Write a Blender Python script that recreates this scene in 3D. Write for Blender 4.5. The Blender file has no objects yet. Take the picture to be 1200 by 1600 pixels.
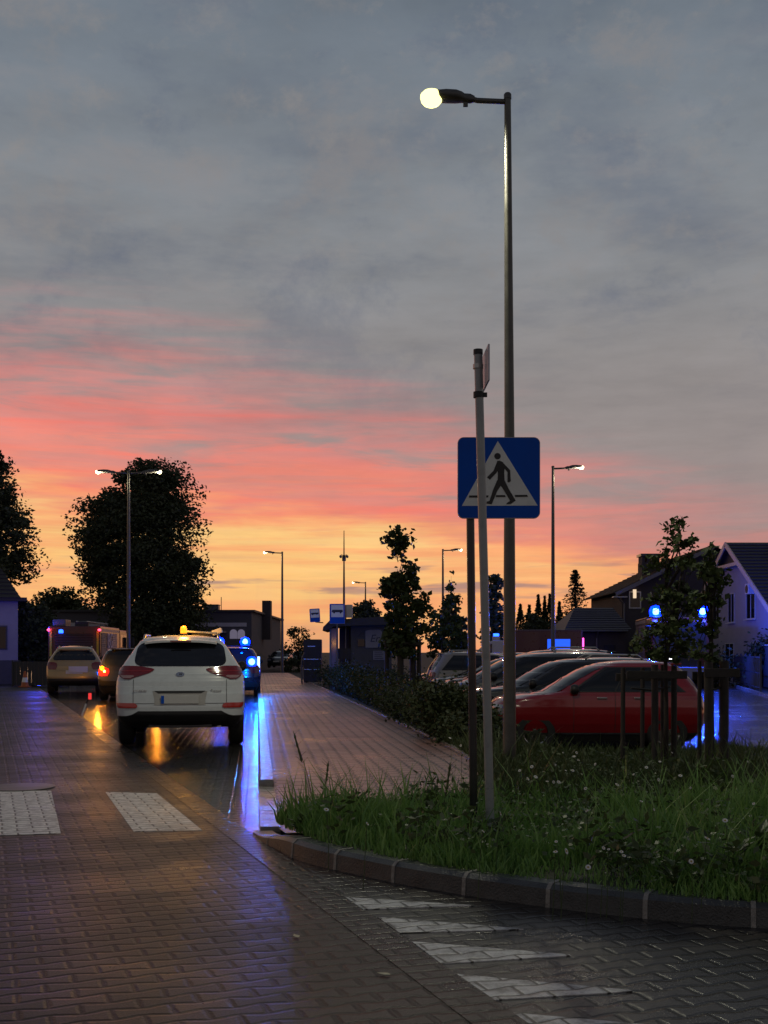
import bpy, bmesh, math, random
import numpy as np
from mathutils import Vector, Matrix
random.seed(7); RNG = np.random.default_rng(11)
PI = math.pi
scene = bpy.context.scene
COL = scene.collection
# the photograph's measured perspective: focal length in photo pixels, horizon row, eye height
F, HZ, EYE = 1800.0, 1018.0, 1.4
def P(px, py, Y): return Vector(((px-600)/F*Y, Y, EYE+(HZ-py)/F*Y))
def G(px, py, z=0.0):
    Y = F*(EYE-z)/(py-HZ); return Vector(((px-600)/F*Y, Y, z))
def X(px, Y): return (px-600)/F*Y
def Z(py, Y): return EYE+(HZ-py)/F*Y
def lin(r, g, b):
    f = lambda c: (c/255/12.92) if c/255 <= .04045 else ((c/255+.055)/1.055)**2.4
    return (f(r), f(g), f(b), 1)
def smooth(a, b, x):
    t = min(1, max(0, (x-a)/(b-a))); return t*t*(3-2*t)

# ---------------------------------------------------------------- node helpers
class NT:
    def __init__(s, tree): s.t = tree; s.n = tree.nodes; s.l = tree.links
    def node(s, typ, **kw):
        n = s.n.new(typ)
        for k, v in kw.items(): setattr(n, k, v)
        return n
    def put(s, sock, v):
        if isinstance(v, bpy.types.NodeSocket): s.l.new(v, sock)
        elif v is not None: sock.default_value = v
    def m(s, op, a, b=None, c=None, clamp=False):
        n = s.node('ShaderNodeMath', operation=op); n.use_clamp = clamp
        s.put(n.inputs[0], a)
        if b is not None: s.put(n.inputs[1], b)
        if c is not None: s.put(n.inputs[2], c)
        return n.outputs[0]
    def rng(s, v, a, b, c, d, clamp=True, interp='LINEAR'):
        n = s.node('ShaderNodeMapRange', clamp=clamp, interpolation_type=interp)
        s.put(n.inputs[0], v)
        for i, q in enumerate((a, b, c, d)): s.put(n.inputs[1+i], q)
        return n.outputs[0]
    def mix(s, f, a, b, blend='MIX'):
        n = s.node('ShaderNodeMix', data_type='RGBA', blend_type=blend)
        s.put(n.inputs[0], f); s.put(n.inputs[6], a); s.put(n.inputs[7], b)
        return n.outputs[2]
    def ramp(s, v, stops, interp='LINEAR'):
        n = s.node('ShaderNodeValToRGB'); e = n.color_ramp; e.interpolation = interp
        while len(e.elements) < len(stops): e.elements.new(1.0)
        for el, (p, c) in zip(e.elements, stops): el.position = p; el.color = c
        s.put(n.inputs[0], v); return n.outputs[0]
    def noise(s, vec, scale, detail=3, rough=.55, dist=0, dim='3D'):
        n = s.node('ShaderNodeTexNoise', noise_dimensions=dim)
        if vec is not None: s.put(n.inputs['Vector'], vec)
        n.inputs['Scale'].default_value = scale; n.inputs['Detail'].default_value = detail
        n.inputs['Roughness'].default_value = rough; n.inputs['Distortion'].default_value = dist
        return n.outputs['Fac']
    def xyz(s, a, b, c):
        n = s.node('ShaderNodeCombineXYZ')
        for i, q in enumerate((a, b, c)): s.put(n.inputs[i], q)
        return n.outputs[0]
def new_mat(name):
    m = bpy.data.materials.new(name); m.use_nodes = True
    t = NT(m.node_tree); t.n.clear()
    out = t.node('ShaderNodeOutputMaterial'); bs = t.node('ShaderNodeBsdfPrincipled')
    t.l.new(bs.outputs[0], out.inputs[0]); return m, t, bs
def mat(name, col, rough=.5, metal=0, var=.12, scale=6, bump=0, bscale=60, coat=0, spec=.5, dirt=0):
    m, t, b = new_mat(name)
    tc = t.node('ShaderNodeTexCoord').outputs['Object']
    nz = t.noise(tc, scale, 4)
    c = tuple(col[:3])+(1,)
    lo = tuple(q*(1-var) for q in c[:3])+(1,); hi = tuple(min(1, q*(1+var)) for q in c[:3])+(1,)
    cc = t.mix(t.rng(nz, .3, .7, 0, 1), lo, hi)
    if dirt:
        dn = t.noise(tc, scale*3.1, 5, .7)
        cc = t.mix(t.rng(dn, .52, .75, 0, dirt), cc, (.035, .03, .025, 1))
    t.put(b.inputs['Base Color'], cc)
    t.put(b.inputs['Roughness'], t.rng(nz, .2, .8, max(.02, rough*.8), min(1, rough*1.2)))
    b.inputs['Metallic'].default_value = metal
    b.inputs['Specular IOR Level'].default_value = spec
    b.inputs['Coat Weight'].default_value = coat; b.inputs['Coat Roughness'].default_value = .06
    if bump:
        bn = t.node('ShaderNodeBump'); bn.inputs['Strength'].default_value = bump; bn.inputs['Distance'].default_value = .01
        t.put(bn.inputs['Height'], t.noise(tc, bscale, 4)); t.l.new(bn.outputs[0], b.inputs['Normal'])
    return m
def emit(name, col, strength):
    m, t, b = new_mat(name)
    b.inputs['Base Color'].default_value = tuple(q*.5 for q in col[:3])+(1,)
    b.inputs['Emission Color'].default_value = tuple(col[:3])+(1,)
    b.inputs['Emission Strength'].default_value = strength
    b.inputs['Roughness'].default_value = .2
    return m
def leaf_mat(name, c1, c2, rough=.55):
    m, t, b = new_mat(name)
    g = t.node('ShaderNodeNewGeometry')
    r = g.outputs['Random Per Island']
    tc = t.node('ShaderNodeTexCoord').outputs['Object']
    n = t.noise(tc, 1.3, 2)
    f = t.m('ADD', t.m('MULTIPLY', r, .6), t.m('MULTIPLY', n, .4))
    t.put(b.inputs['Base Color'], t.mix(f, c1+(1,), c2+(1,)))
    b.inputs['Roughness'].default_value = rough
    b.inputs['Specular IOR Level'].default_value = .35
    tr = t.node('ShaderNodeBsdfTranslucent')
    t.put(tr.inputs['Color'], t.mix(f, tuple(q*.8 for q in c1)+(1,), tuple(q*.9 for q in c2)+(1,)))
    mx = t.node('ShaderNodeMixShader'); mx.inputs[0].default_value = .18
    t.l.new(b.outputs[0], mx.inputs[1]); t.l.new(tr.outputs[0], mx.inputs[2])
    out = [q for q in t.n if q.type == 'OUTPUT_MATERIAL'][0]
    t.l.new(mx.outputs[0], out.inputs[0])
    return m

# ---------------------------------------------------------------- interlocking wet concrete pavers
def paver_mat(name, ca, cb, head=-.345, L=.23, W=.112, rlo=.20, rhi=.36, joint=(.008, .007, .006), amp=.085, wet=.5, bumpd=.0055, jw=.0095, straight=False, wscale=.55, tint=.25, spec=.4, wear=0):
    m, t, b = new_mat(name)
    tc = t.node('ShaderNodeTexCoord').outputs['Object']
    d = math.hypot(head, 1); hx, hy = head/d, 1/d
    def dot(v):
        n = t.node('ShaderNodeVectorMath', operation='DOT_PRODUCT'); t.put(n.inputs[0], tc); n.inputs[1].default_value = v
        return n.outputs['Value']
    u = t.m('MULTIPLY', dot((hy, -hx, 0)), 1/L); v = t.m('MULTIPLY', dot((hx, hy, 0)), 1/W)
    wob = t.noise(tc, 2.3, 2)
    v = t.m('ADD', v, t.rng(wob, 0, 1, -.05, .05)); u = t.m('ADD', u, t.rng(wob, 0, 1, .06, -.06))
    n = t.m('ROUND', v)
    par = t.m('FLOORED_MODULO', n, 2.0)
    sg = t.m('MULTIPLY_ADD', par, -2.0, 1.0)
    tri = t.m('MULTIPLY', t.m('PINGPONG', u, .5), 2.0)
    trap = t.m('MINIMUM', t.m('MAXIMUM', t.m('MULTIPLY', t.m('SUBTRACT', tri, .5), 3.2), -1.0), 1.0)
    off = t.m('MULTIPLY', t.m('MULTIPLY', sg, trap), 0.0 if straight else amp)
    dv = t.m('SUBTRACT', t.m('SUBTRACT', v, n), off)
    r = t.m('SUBTRACT', n, t.m('LESS_THAN', dv, 0.0))
    w = t.m('SUBTRACT', u, t.m('MULTIPLY', r, .5))
    de = t.m('MULTIPLY', t.m('PINGPONG', w, .5), L)
    dist = t.m('MINIMUM', t.m('MULTIPLY', t.m('ABSOLUTE', dv), W), de)
    dist = t.m('SUBTRACT', dist, t.rng(t.noise(tc, 16, 4, .7), .3, .7, -.0035, .0045))
    wn = t.node('ShaderNodeTexWhiteNoise', noise_dimensions='3D')
    t.put(wn.inputs['Vector'], t.xyz(t.m('FLOOR', w), r, .5))
    rnd = wn.outputs['Value']
    big = t.noise(tc, .35, 4, .6); fine = t.noise(tc, 95, 4, .65); med = t.noise(tc, wscale, 5, .6)
    wetm = t.rng(med, wet-.22, wet+.24, 0, 1, interp='SMOOTHSTEP')
    colr = t.mix(t.m('ADD', t.m('MULTIPLY', big, 1-tint), t.m('MULTIPLY', rnd, tint)), ca+(1,), cb+(1,))
    colr = t.mix(t.rng(fine, .3, .7, 0, .35), colr, tuple(q*.55 for q in ca)+(1,))
    if wear:
        wr = t.noise(tc, 9, 6, .75); colr = t.mix(t.rng(wr, .45, .62, 0, wear), colr, (.10, .09, .08, 1))
    stn = t.noise(tc, .9, 6, .7); colr = t.mix(t.rng(stn, .52, .70, 0, .55), colr, tuple(q*.35 for q in ca)+(1,))
    jm = t.rng(dist, jw*.35, jw, 1, 0, interp='SMOOTHSTEP')
    colr = t.mix(jm, colr, joint+(1,))
    t.put(b.inputs['Base Color'], colr)
    rg = t.rng(wetm, 0, 1, rhi, rlo)
    rg = t.m('ADD', t.m('ADD', rg, t.rng(rnd, 0, 1, -.04, .06)), t.rng(fine, .3, .7, -.06, .06))
    t.put(b.inputs['Roughness'], t.m('MAXIMUM', rg, .05))
    b.inputs['Specular IOR Level'].default_value = spec
    h = t.rng(dist, jw*.3, jw*2.2, 0, 1, interp='SMOOTHSTEP')
    tilt = t.m('MULTIPLY', t.m('SUBTRACT', rnd, .5), t.m('MULTIPLY_ADD', dv, .5, .2))
    hh = t.m('ADD', t.m('ADD', h, t.m('MULTIPLY', fine, .38)), t.m('MULTIPLY', tilt, .2))
    hh = t.m('MULTIPLY', hh, t.rng(wetm, 0, 1, 1, .72))
    bn = t.node('ShaderNodeBump'); bn.inputs['Strength'].default_value = 1.0; bn.inputs['Distance'].default_value = bumpd
    t.put(bn.inputs['Height'], hh); t.l.new(bn.outputs[0], b.inputs['Normal'])
    return m

# ---------------------------------------------------------------- mesh builder
class MB:
    def __init__(s): s.v = []; s.f = []; s.mi = []; s.cur = 0
    def add(s, vs, fs):
        o = len(s.v); s.v += [tuple(q) for q in vs]
        for f in fs: s.f.append(tuple(i+o for i in f)); s.mi.append(s.cur)
        return s
    def box(s, c, d, rot=None):
        x, y, z = (q/2 for q in d)
        vs = [Vector((a*x, b*y, e*z)) for a in (-1, 1) for b in (-1, 1) for e in (-1, 1)]
        if rot is not None: vs = [rot @ q for q in vs]
        c = Vector(c)
        return s.add([q+c for q in vs], [(0, 1, 3, 2), (4, 6, 7, 5), (0, 4, 5, 1), (2, 3, 7, 6), (0, 2, 6, 4), (1, 5, 7, 3)])
    def b2(s, a, b):
        return s.box([(p+q)/2 for p, q in zip(a, b)], [abs(q-p) for p, q in zip(a, b)])
    def tube(s, pts, rad, n=10, cap=True):
        pts = [Vector(p) for p in pts]
        if not hasattr(rad, '__len__'): rad = [rad]*len(pts)
        vs = []; fs = []; prev = None
        for i, p in enumerate(pts):
            d = (pts[min(i+1, len(pts)-1)]-pts[max(i-1, 0)]).normalized()
            a = d.orthogonal().normalized() if prev is None else (prev-d*prev.dot(d)).normalized()
            prev = a; b = d.cross(a)
            for k in range(n):
                t = 2*PI*k/n; vs.append(p+(a*math.cos(t)+b*math.sin(t))*rad[i])
        for i in range(len(pts)-1):
            for k in range(n):
                q = (k+1) % n; fs.append((i*n+k, i*n+q, (i+1)*n+q, (i+1)*n+k))
        if cap:
            fs.append(tuple(range(n-1, -1, -1))); fs.append(tuple((len(pts)-1)*n+k for k in range(n)))
        return s.add(vs, fs)
    def lathe(s, prof, c, axis='Z', n=24, close=False):
        vs = []; fs = []
        for r, h in prof:
            for k in range(n):
                t = 2*PI*k/n; a, b = r*math.cos(t), r*math.sin(t)
                q = {'Z': (a, b, h), 'Y': (a, h, b), 'X': (h, a, b)}[axis]
                vs.append(Vector(q)+Vector(c))
        m = len(prof)
        for i in range(m-1+(1 if close else 0)):
            for k in range(n):
                q = (k+1) % n; j = (i+1) % m; fs.append((i*n+k, i*n+q, j*n+q, j*n+k))
        if not close:
            fs.append(tuple(range(n-1, -1, -1))); fs.append(tuple((m-1)*n+k for k in range(n)))
        return s.add(vs, fs)
    def prism(s, poly, fn, d0, d1):
        """poly: 2-D outline; fn(a, b, d) -> 3-D point; extruded between d0 and d1"""
        n = len(poly)
        vs = [fn(a, b, d0) for a, b in poly]+[fn(a, b, d1) for a, b in poly]
        fs = [tuple(range(n-1, -1, -1)), tuple(range(n, 2*n))]+[(i, (i+1) % n, n+(i+1) % n, n+i) for i in range(n)]
        return s.add(vs, fs)
    def grid(s, rows):
        n = len(rows[0]); vs = [p for r in rows for p in r]
        fs = [(i*n+j, i*n+j+1, (i+1)*n+j+1, (i+1)*n+j) for i in range(len(rows)-1) for j in range(n-1)]
        return s.add(vs, fs)
    def build(s, name, m, parent=None, sm=False, bevel=0, fix=True, ang=None):
        me = bpy.data.meshes.new(name); me.from_pydata(s.v, [], s.f); me.update()
        for q in (m if isinstance(m, (list, tuple)) else [m]): me.materials.append(q)
        if isinstance(m, (list, tuple)):
            me.polygons.foreach_set('material_index', s.mi)
        if fix:
            bm = bmesh.new(); bm.from_mesh(me); bmesh.ops.recalc_face_normals(bm, faces=bm.faces); bm.to_mesh(me); bm.free()
        if sm: me.polygons.foreach_set('use_smooth', [True]*len(me.polygons))
        if sm and ang: me.set_sharp_from_angle(angle=math.radians(ang))
        o = bpy.data.objects.new(name, me); COL.objects.link(o)
        if parent: o.parent = parent
        if bevel:
            b = o.modifiers.new('bevel', 'BEVEL'); b.width = bevel; b.segments = 2; b.limit_method = 'ANGLE'
        return o
def np_mesh(name, verts, faces, m, parent=None):
    """fast path for leaves and blades: verts (n,3), faces (m,k) index arrays"""
    me = bpy.data.meshes.new(name)
    k = faces.shape[1]
    me.vertices.add(len(verts)); me.vertices.foreach_set('co', verts.astype(np.float32).ravel())
    me.loops.add(faces.size); me.loops.foreach_set('vertex_index', faces.astype(np.int32).ravel())
    me.polygons.add(len(faces)); me.polygons.foreach_set('loop_start', np.arange(0, faces.size, k, dtype=np.int32))
    me.update(calc_edges=True); me.validate()
    me.materials.append(m)
    o = bpy.data.objects.new(name, me); COL.objects.link(o)
    if parent: o.parent = parent
    return o
def tag(o, label, cat, group=None, kind=None):
    if label: o['label'] = label
    if cat: o['category'] = cat
    if group: o['group'] = group
    if kind: o['kind'] = kind
    return o
def struct(o, label=None, cat=None, kind='structure'):
    return tag(o, label, cat, None, kind)
def thing(name, label, cat, loc=(0, 0, 0), rz=0, group=None):
    o = bpy.data.objects.new(name, None); COL.objects.link(o)
    o.empty_display_size = .3; o.location = loc; o.rotation_euler = (0, 0, rz)
    return tag(o, label, cat, group)
def dup(root, loc, rz=None, label=None):
    r = root.copy(); COL.objects.link(r); r.location = loc
    if rz is not None: r.rotation_euler = (0, 0, rz)
    if label: r['label'] = label
    for ch in list(root.children):
        c = ch.copy(); COL.objects.link(c); c.parent = r
        for g in ch.children:
            d = g.copy(); COL.objects.link(d); d.parent = c
    return r
def text_part(name, s, size, m, parent, loc, rot, ext=.002, shear=0):
    cu = bpy.data.curves.new(name, 'FONT'); cu.body = s; cu.size = size; cu.extrude = ext; cu.shear = shear
    cu.align_x = 'CENTER'; cu.align_y = 'CENTER'
    o = bpy.data.objects.new(name, cu); COL.objects.link(o)
    me = bpy.data.meshes.new_from_object(o.evaluated_get(bpy.context.evaluated_depsgraph_get()))
    bpy.data.objects.remove(o); bpy.data.curves.remove(cu)
    me.name = name; me.materials.clear(); me.materials.append(m)
    q = bpy.data.objects.new(name, me); COL.objects.link(q); q.parent = parent; q.location = loc; q.rotation_euler = rot
    return q
def light(name, loc, energy, col, rad=.05, parent=None, spot=None):
    l = bpy.data.lights.new(name, 'SPOT' if spot else 'POINT'); l.energy = energy; l.color = col[:3]; l.shadow_soft_size = rad
    if spot: l.spot_size = math.radians(spot); l.spot_blend = .6
    o = bpy.data.objects.new(name, l); COL.objects.link(o); o.location = loc
    if parent: o.parent = parent
    return o

# ---------------------------------------------------------------- camera, world, sun
cam = bpy.data.cameras.new('camera'); co = bpy.data.objects.new('camera', cam); COL.objects.link(co)
co.location = (0, 0, EYE); co.rotation_euler = (PI/2, 0, 0)
cam.lens = F/1600*36; cam.sensor_width = 36; cam.shift_y = (HZ-800)/1600; cam.clip_end = 3000; cam.clip_start = .05
scene.camera = co
scene.view_settings.view_transform = 'Standard'; scene.view_settings.look = 'None'
scene.view_settings.exposure = 0; scene.view_settings.gamma = 1
scene.cycles.use_denoising = True
scene.cycles.max_bounces = 6; scene.cycles.sample_clamp_indirect = 4
SUN_AZ = math.radians(-12); SUN_EL = math.radians(1.0)
w = bpy.data.worlds.new('World'); scene.world = w; w.use_nodes = True
t = NT(w.node_tree); t.n.clear()
wo = t.node('ShaderNodeOutputWorld'); bg = t.node('ShaderNodeBackground'); t.l.new(bg.outputs[0], wo.inputs[0])
d = t.node('ShaderNodeTexCoord').outputs['Generated']
sp = t.node('ShaderNodeSeparateXYZ'); t.l.new(d, sp.inputs[0]); x, y, z = sp.outputs
az = t.m('ARCTAN2', x, y)
hor = t.m('SQRT', t.m('ADD', t.m('MULTIPLY', x, x), t.m('MULTIPLY', y, y)))
te = t.m('MULTIPLY', t.m('DIVIDE', z, t.m('MAXIMUM', hor, .02)), 1800)          # tangent of elevation, scaled
azc = t.m('MINIMUM', t.m('MAXIMUM', az, -.75), .60)
s = t.m('MAXIMUM', t.m('SUBTRACT', t.m('MULTIPLY_ADD', azc, -.85, .83), t.m('MULTIPLY', t.m('MULTIPLY', azc, azc), .8)), .22)
front = t.rng(t.m('ABSOLUTE', az), .8, 1.9, 1, 0, interp='SMOOTHSTEP')
band = t.xyz(t.m('MULTIPLY', az, 3.0), t.m('MULTIPLY', te, .0105), 2.7)           # stratus stretched along the horizon
n1 = t.noise(band, 1.3, 5, .55, .3); n2 = t.noise(band, 4.5, 4, .55, .5)
slope = t.m('MULTIPLY', az, 95.0)
ee = t.m('ADD', t.m('DIVIDE', te, s), t.m('ADD', t.rng(n1, .2, .8, -70, 70, False), t.rng(n2, .2, .8, -26, 26, False)))
warm = t.ramp(t.m('DIVIDE', ee, 600.0), [
    (0.0, lin(205, 152, 122)), (.06, lin(238, 172, 118)), (.13, lin(250, 186, 118)), (.24, lin(253, 200, 126)), (.315, lin(254, 206, 132)),
    (.375, lin(251, 165, 116)), (.44, lin(245, 140, 116)), (.56, lin(238, 133, 119)), (.67, lin(220, 134, 128)), (.80, lin(184, 135, 135)), (.9, lin(140, 135, 140))])
grey = t.ramp(t.m('DIVIDE', te, 2400.0), [
    (0.0, lin(170, 140, 128)), (.05, lin(162, 140, 136)), (.13, lin(152, 142, 140)), (.19, lin(142, 138, 138)), (.235, lin(133, 134, 137)), (.30, lin(124, 129, 135)),
    (.37, lin(113, 121, 130)), (.45, lin(98, 108, 119)), (.75, lin(78, 84, 100)), (1.0, lin(66, 72, 90))])
wm = t.m('MULTIPLY', t.rng(ee, 300, 600, 1, 0, interp='SMOOTHSTEP'), front)
# grey rags of cloud eating into the pink
rag = t.noise(t.xyz(t.m('MULTIPLY', az, 4.2), t.m('MULTIPLY', te, .019), 9.1), 1.6, 5, .6, .6)
ragm = t.m('MULTIPLY', t.rng(rag, .44, .68, 0, .85, interp='SMOOTHSTEP'), t.rng(ee, 225, 360, .1, 1))
wm = t.m('MULTIPLY', wm, t.m('SUBTRACT', 1.0, ragm))
wm = t.m('MULTIPLY', wm, t.m('SUBTRACT', 1.0, t.m('MULTIPLY', t.rng(az, .02, .30, .08, .62), t.rng(ee, 205, 270, 0, 1))))
sky = t.mix(wm, grey, warm)
# redder bars
bar = t.noise(t.xyz(t.m('MULTIPLY', az, 2.4), t.m('MULTIPLY', te, .03), 5.2), 1.3, 4, .55, .4)
sky = t.mix(t.m('MULTIPLY', t.m('MULTIPLY', t.rng(bar, .5, .72, 0, .6), t.rng(ee, 190, 260, 0, 1)), wm), sky, lin(253, 118, 104))
sky = t.mix(t.m('MULTIPLY', t.m('MULTIPLY', t.rng(az, -.02, .24, 0, .72), t.rng(ee, 200, 260, 1, 0)), wm), sky, lin(250, 158, 110))
pch = t.noise(t.xyz(t.m('MULTIPLY', az, 3.1), t.m('MULTIPLY', te, .034), 7.7), 1.4, 5, .6, .3)
sky = t.mix(t.m('MULTIPLY', t.rng(pch, .44, .66, 0, .75), t.m('MULTIPLY', wm, t.rng(ee, 195, 235, 1, 0))), sky, lin(247, 158, 110))
sky = t.mix(t.m('MULTIPLY', t.rng(pch, .56, .40, 0, .55), t.m('MULTIPLY', wm, t.rng(ee, 215, 260, 0, 1))), sky, lin(206, 140, 134))
# thin slate clouds low over the horizon
st = t.noise(t.xyz(t.m('MULTIPLY', az, 9.0), t.m('MULTIPLY', te, .05), 3.3), 1.0, 4, .5, .2)
stm = t.m('MULTIPLY', t.rng(st, .55, .66, 0, .8, interp='SMOOTHSTEP'), t.m('MULTIPLY', t.rng(te, 60, 100, 0, 1), t.rng(te, 120, 150, 1, 0)))
sky = t.mix(stm, sky, lin(158, 128, 126))
# high mottled cloud
den = t.m('MAXIMUM', z, .06)
cl = t.xyz(t.m('DIVIDE', x, den), t.m('DIVIDE', y, den), 1.0)
c1 = t.noise(cl, 1.1, 6, .6, .1); c2 = t.noise(cl, 3.1, 5, .6, .1); c3 = t.noise(cl, .45, 3, .5)
mod = t.m('ADD', t.m('ADD', t.rng(c1, .25, .75, -.17, .17, False), t.rng(c2, .25, .75, -.11, .11, False)), t.rng(c3, .3, .7, -.09, .09, False))
hi = t.rng(te, 250, 620, .35, 1)
mod = t.m('MULTIPLY_ADD', mod, hi, 1.0)
sky = t.mix(1.0, sky, t.xyz(mod, mod, mod), 'MULTIPLY')
# breaks that show the blue above
brk = t.m('MULTIPLY', t.rng(c1, .50, .36, 0, .45), t.rng(te, 330, 700, 0, 1))
sky = t.mix(brk, sky, lin(92, 103, 124))
wrm = t.m('MULTIPLY', t.rng(c2, .54, .72, 0, .38), t.rng(te, 400, 800, .3, 1))
sky = t.mix(wrm, sky, lin(138, 132, 132))
pt = t.xyz(t.m('MULTIPLY', az, 9.0), t.m('MULTIPLY', te, .0058), 4.4)
p1 = t.noise(pt, 1.0, 6, .66, .15); p2 = t.noise(pt, 2.9, 5, .65, .1)
pm = t.rng(te, 330, 560, .15, 1)
sky = t.mix(t.m('MULTIPLY', t.rng(p1, .52, .72, 0, .50, interp='SMOOTHSTEP'), pm), sky, lin(140, 134, 132))
sky = t.mix(t.m('MULTIPLY', t.rng(p1, .50, .30, 0, .42, interp='SMOOTHSTEP'), pm), sky, lin(92, 102, 122))
sky = t.mix(t.m('MULTIPLY', t.rng(p2, .56, .72, 0, .30), pm), sky, lin(148, 142, 138))
bk = t.m('MAXIMUM', front, t.rng(te, 1800, 6000, .5, 1))
bk = t.rng(bk, 0, 1, .52, 1)
sky = t.mix(1.0, sky, t.xyz(bk, bk, bk), 'MULTIPLY')
sky = t.mix(t.rng(te, -60, 0, 1, 0), sky, lin(40, 38, 40))
nish = t.node('ShaderNodeTexSky', sky_type='NISHITA'); nish.sun_disc = False
nish.sun_elevation = SUN_EL; nish.sun_rotation = SUN_AZ
sn = t.mix(1.0, sky, t.mix(.0012, (0, 0, 0, 1), nish.outputs[0]), 'ADD')
t.put(bg.inputs[0], sn); bg.inputs[1].default_value = 1.0
sl = bpy.data.lights.new('sun', 'SUN'); sl.energy = .05; sl.angle = math.radians(12); sl.color = (1, .62, .38)
so = bpy.data.objects.new('sun', sl); COL.objects.link(so)
so.rotation_euler = Vector((math.sin(SUN_AZ)*math.cos(SUN_EL), math.cos(SUN_AZ)*math.cos(SUN_EL), math.sin(SUN_EL))).to_track_quat('Z', 'Y').to_euler()
# ---------------------------------------------------------------- materials
M = {}
M['road'] = paver_mat('road_pavers', (.038, .032, .028), (.090, .073, .061), rlo=.27, rhi=.47, wet=.5, spec=.13, tint=.45)
M['bay'] = paver_mat('bay_pavers', (.040, .037, .034), (.075, .068, .060), head=-.11, rlo=.035, rhi=.09, wet=.45, bumpd=.003, spec=.5)
M['drive'] = paver_mat('driveway_pavers', (.036, .031, .028), (.080, .068, .058), head=-.345, rlo=.16, rhi=.42, wet=.5, bumpd=.0046, wscale=.9, spec=.32)
M['foot'] = paver_mat('footpath_pavers', (.30, .165, .14), (.46, .27, .23), head=9.09, L=.21, W=.17, rlo=.26, rhi=.40, wet=.50, jw=.016, joint=(.012, .009, .008), bumpd=.007)
M['lot'] = paver_mat('lot_pavers', (.045, .043, .045), (.085, .08, .08), head=.2, rlo=.12, rhi=.30, wet=.42, bumpd=.005)
M['white_paver'] = paver_mat('white_pavers', (.68, .66, .62), (.80, .78, .74), rlo=.36, rhi=.55, joint=(.12, .11, .10), tint=.5, bumpd=.004, wear=.55)
M['grey_paver'] = paver_mat('edging_pavers', (.038, .033, .029), (.085, .071, .060), rlo=.24, rhi=.42, spec=.16, L=.20, W=.10, straight=True, wet=.45)
M['white_drive'] = paver_mat('white_driveway_pavers', (.62, .61, .58), (.78, .77, .73), rlo=.3, rhi=.5, joint=(.05, .045, .04), tint=.6, bumpd=.004, wear=.7)
M['kerb'] = mat('kerb_concrete', (.058, .062, .058), .3, var=.35, scale=7, bump=.5, bscale=90, dirt=.6)
M['kerb_pale'] = mat('pale_kerb_concrete', (.30, .27, .24), .25, var=.2, scale=9, bump=.3, bscale=90, dirt=.3)
M['mortar'] = mat('mortar', (.27, .255, .22), .6, var=.3, scale=40, bump=.5, bscale=80)
M['soil'] = mat('soil', (.028, .026, .018), .8, var=.5, scale=1.5, bump=.6, bscale=12)
M['verge'] = mat('verge_soil', (.034, .036, .018), .85, var=.5, scale=3, bump=.8, bscale=25)
M['galv'] = mat('galvanised_steel', (.42, .42, .40), .34, metal=.85, var=.18, scale=5)
M['galv_dull'] = mat('weathered_steel_post', (.11, .108, .095), .40, metal=.4, var=.2, scale=5, dirt=.2)
M['post_grey'] = mat('grey_coated_post', (.32, .34, .33), .30, metal=.1, var=.1, scale=4, dirt=.25)
M['dark_post'] = mat('dark_post', (.05, .05, .05), .22, metal=.4, var=.2)
M['housing'] = mat('lamp_housing_grey', (.10, .10, .095), .45, metal=.3)
M['black'] = mat('black_plastic', (.012, .012, .013), .5)
M['rubber'] = mat('tyre_rubber', (.013, .013, .013), .75, bump=.3, bscale=120)
M['glass'] = mat('dark_glass', (.006, .007, .009), .04, var=0, spec=.6)
M['chrome'] = mat('chrome', (.62, .62, .62), .14, metal=1, var=.05)
M['sign_blue'] = mat('sign_blue_film', (.004, .085, .50), .6, var=.06, spec=.2)
M['sign_white'] = mat('sign_white_film', (.80, .82, .76), .6, var=.05, dirt=.12)
M['sign_black'] = mat('sign_black_film', (.010, .010, .010), .4)
M['sign_edge'] = mat('sign_edge_steel', (.34, .33, .33), .35, metal=.6)
M['pale_panel'] = mat('pale_panel', (.55, .52, .56), .35, var=.08)
M['white_plastic'] = mat('white_plastic', (.62, .60, .56), .4, var=.06)
M['wood'] = mat('stake_wood', (.030, .025, .021), .75, var=.4, scale=14, bump=.4, bscale=50)
M['bark'] = mat('bark', (.035, .028, .022), .85, var=.4, scale=9, bump=.8, bscale=30)
M['belt'] = mat('tree_tie_belt', (.02, .02, .02), .7)
M['petal'] = mat('white_petal', (.78, .78, .75), .6, var=.05)
M['pollen'] = mat('flower_centre', (.45, .30, .03), .7)
M['stem'] = mat('green_stem', (.05, .085, .025), .6)
M['lens_main'] = emit('lit_lamp_bowl', (1.0, .95, .34), 2.3)
M['lens_far'] = emit('lit_far_lamp_bowl', (1.0, .86, .55), 5)
M['blue_lit'] = emit('lit_blue_beacon', (.01, .06, 1.0), 9)
M['blue_core'] = emit('blue_flash_core', (.02, .13, 1.0), 22)
M['amber_lit'] = emit('lit_amber_lamp', (1.0, .30, .012), 2.2)
M['red_lit'] = emit('lit_red_lamp', (1.0, .05, .10), 5)
M['bulb'] = emit('white_blue_bulb', (.30, .75, 1.0), 16)
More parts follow.
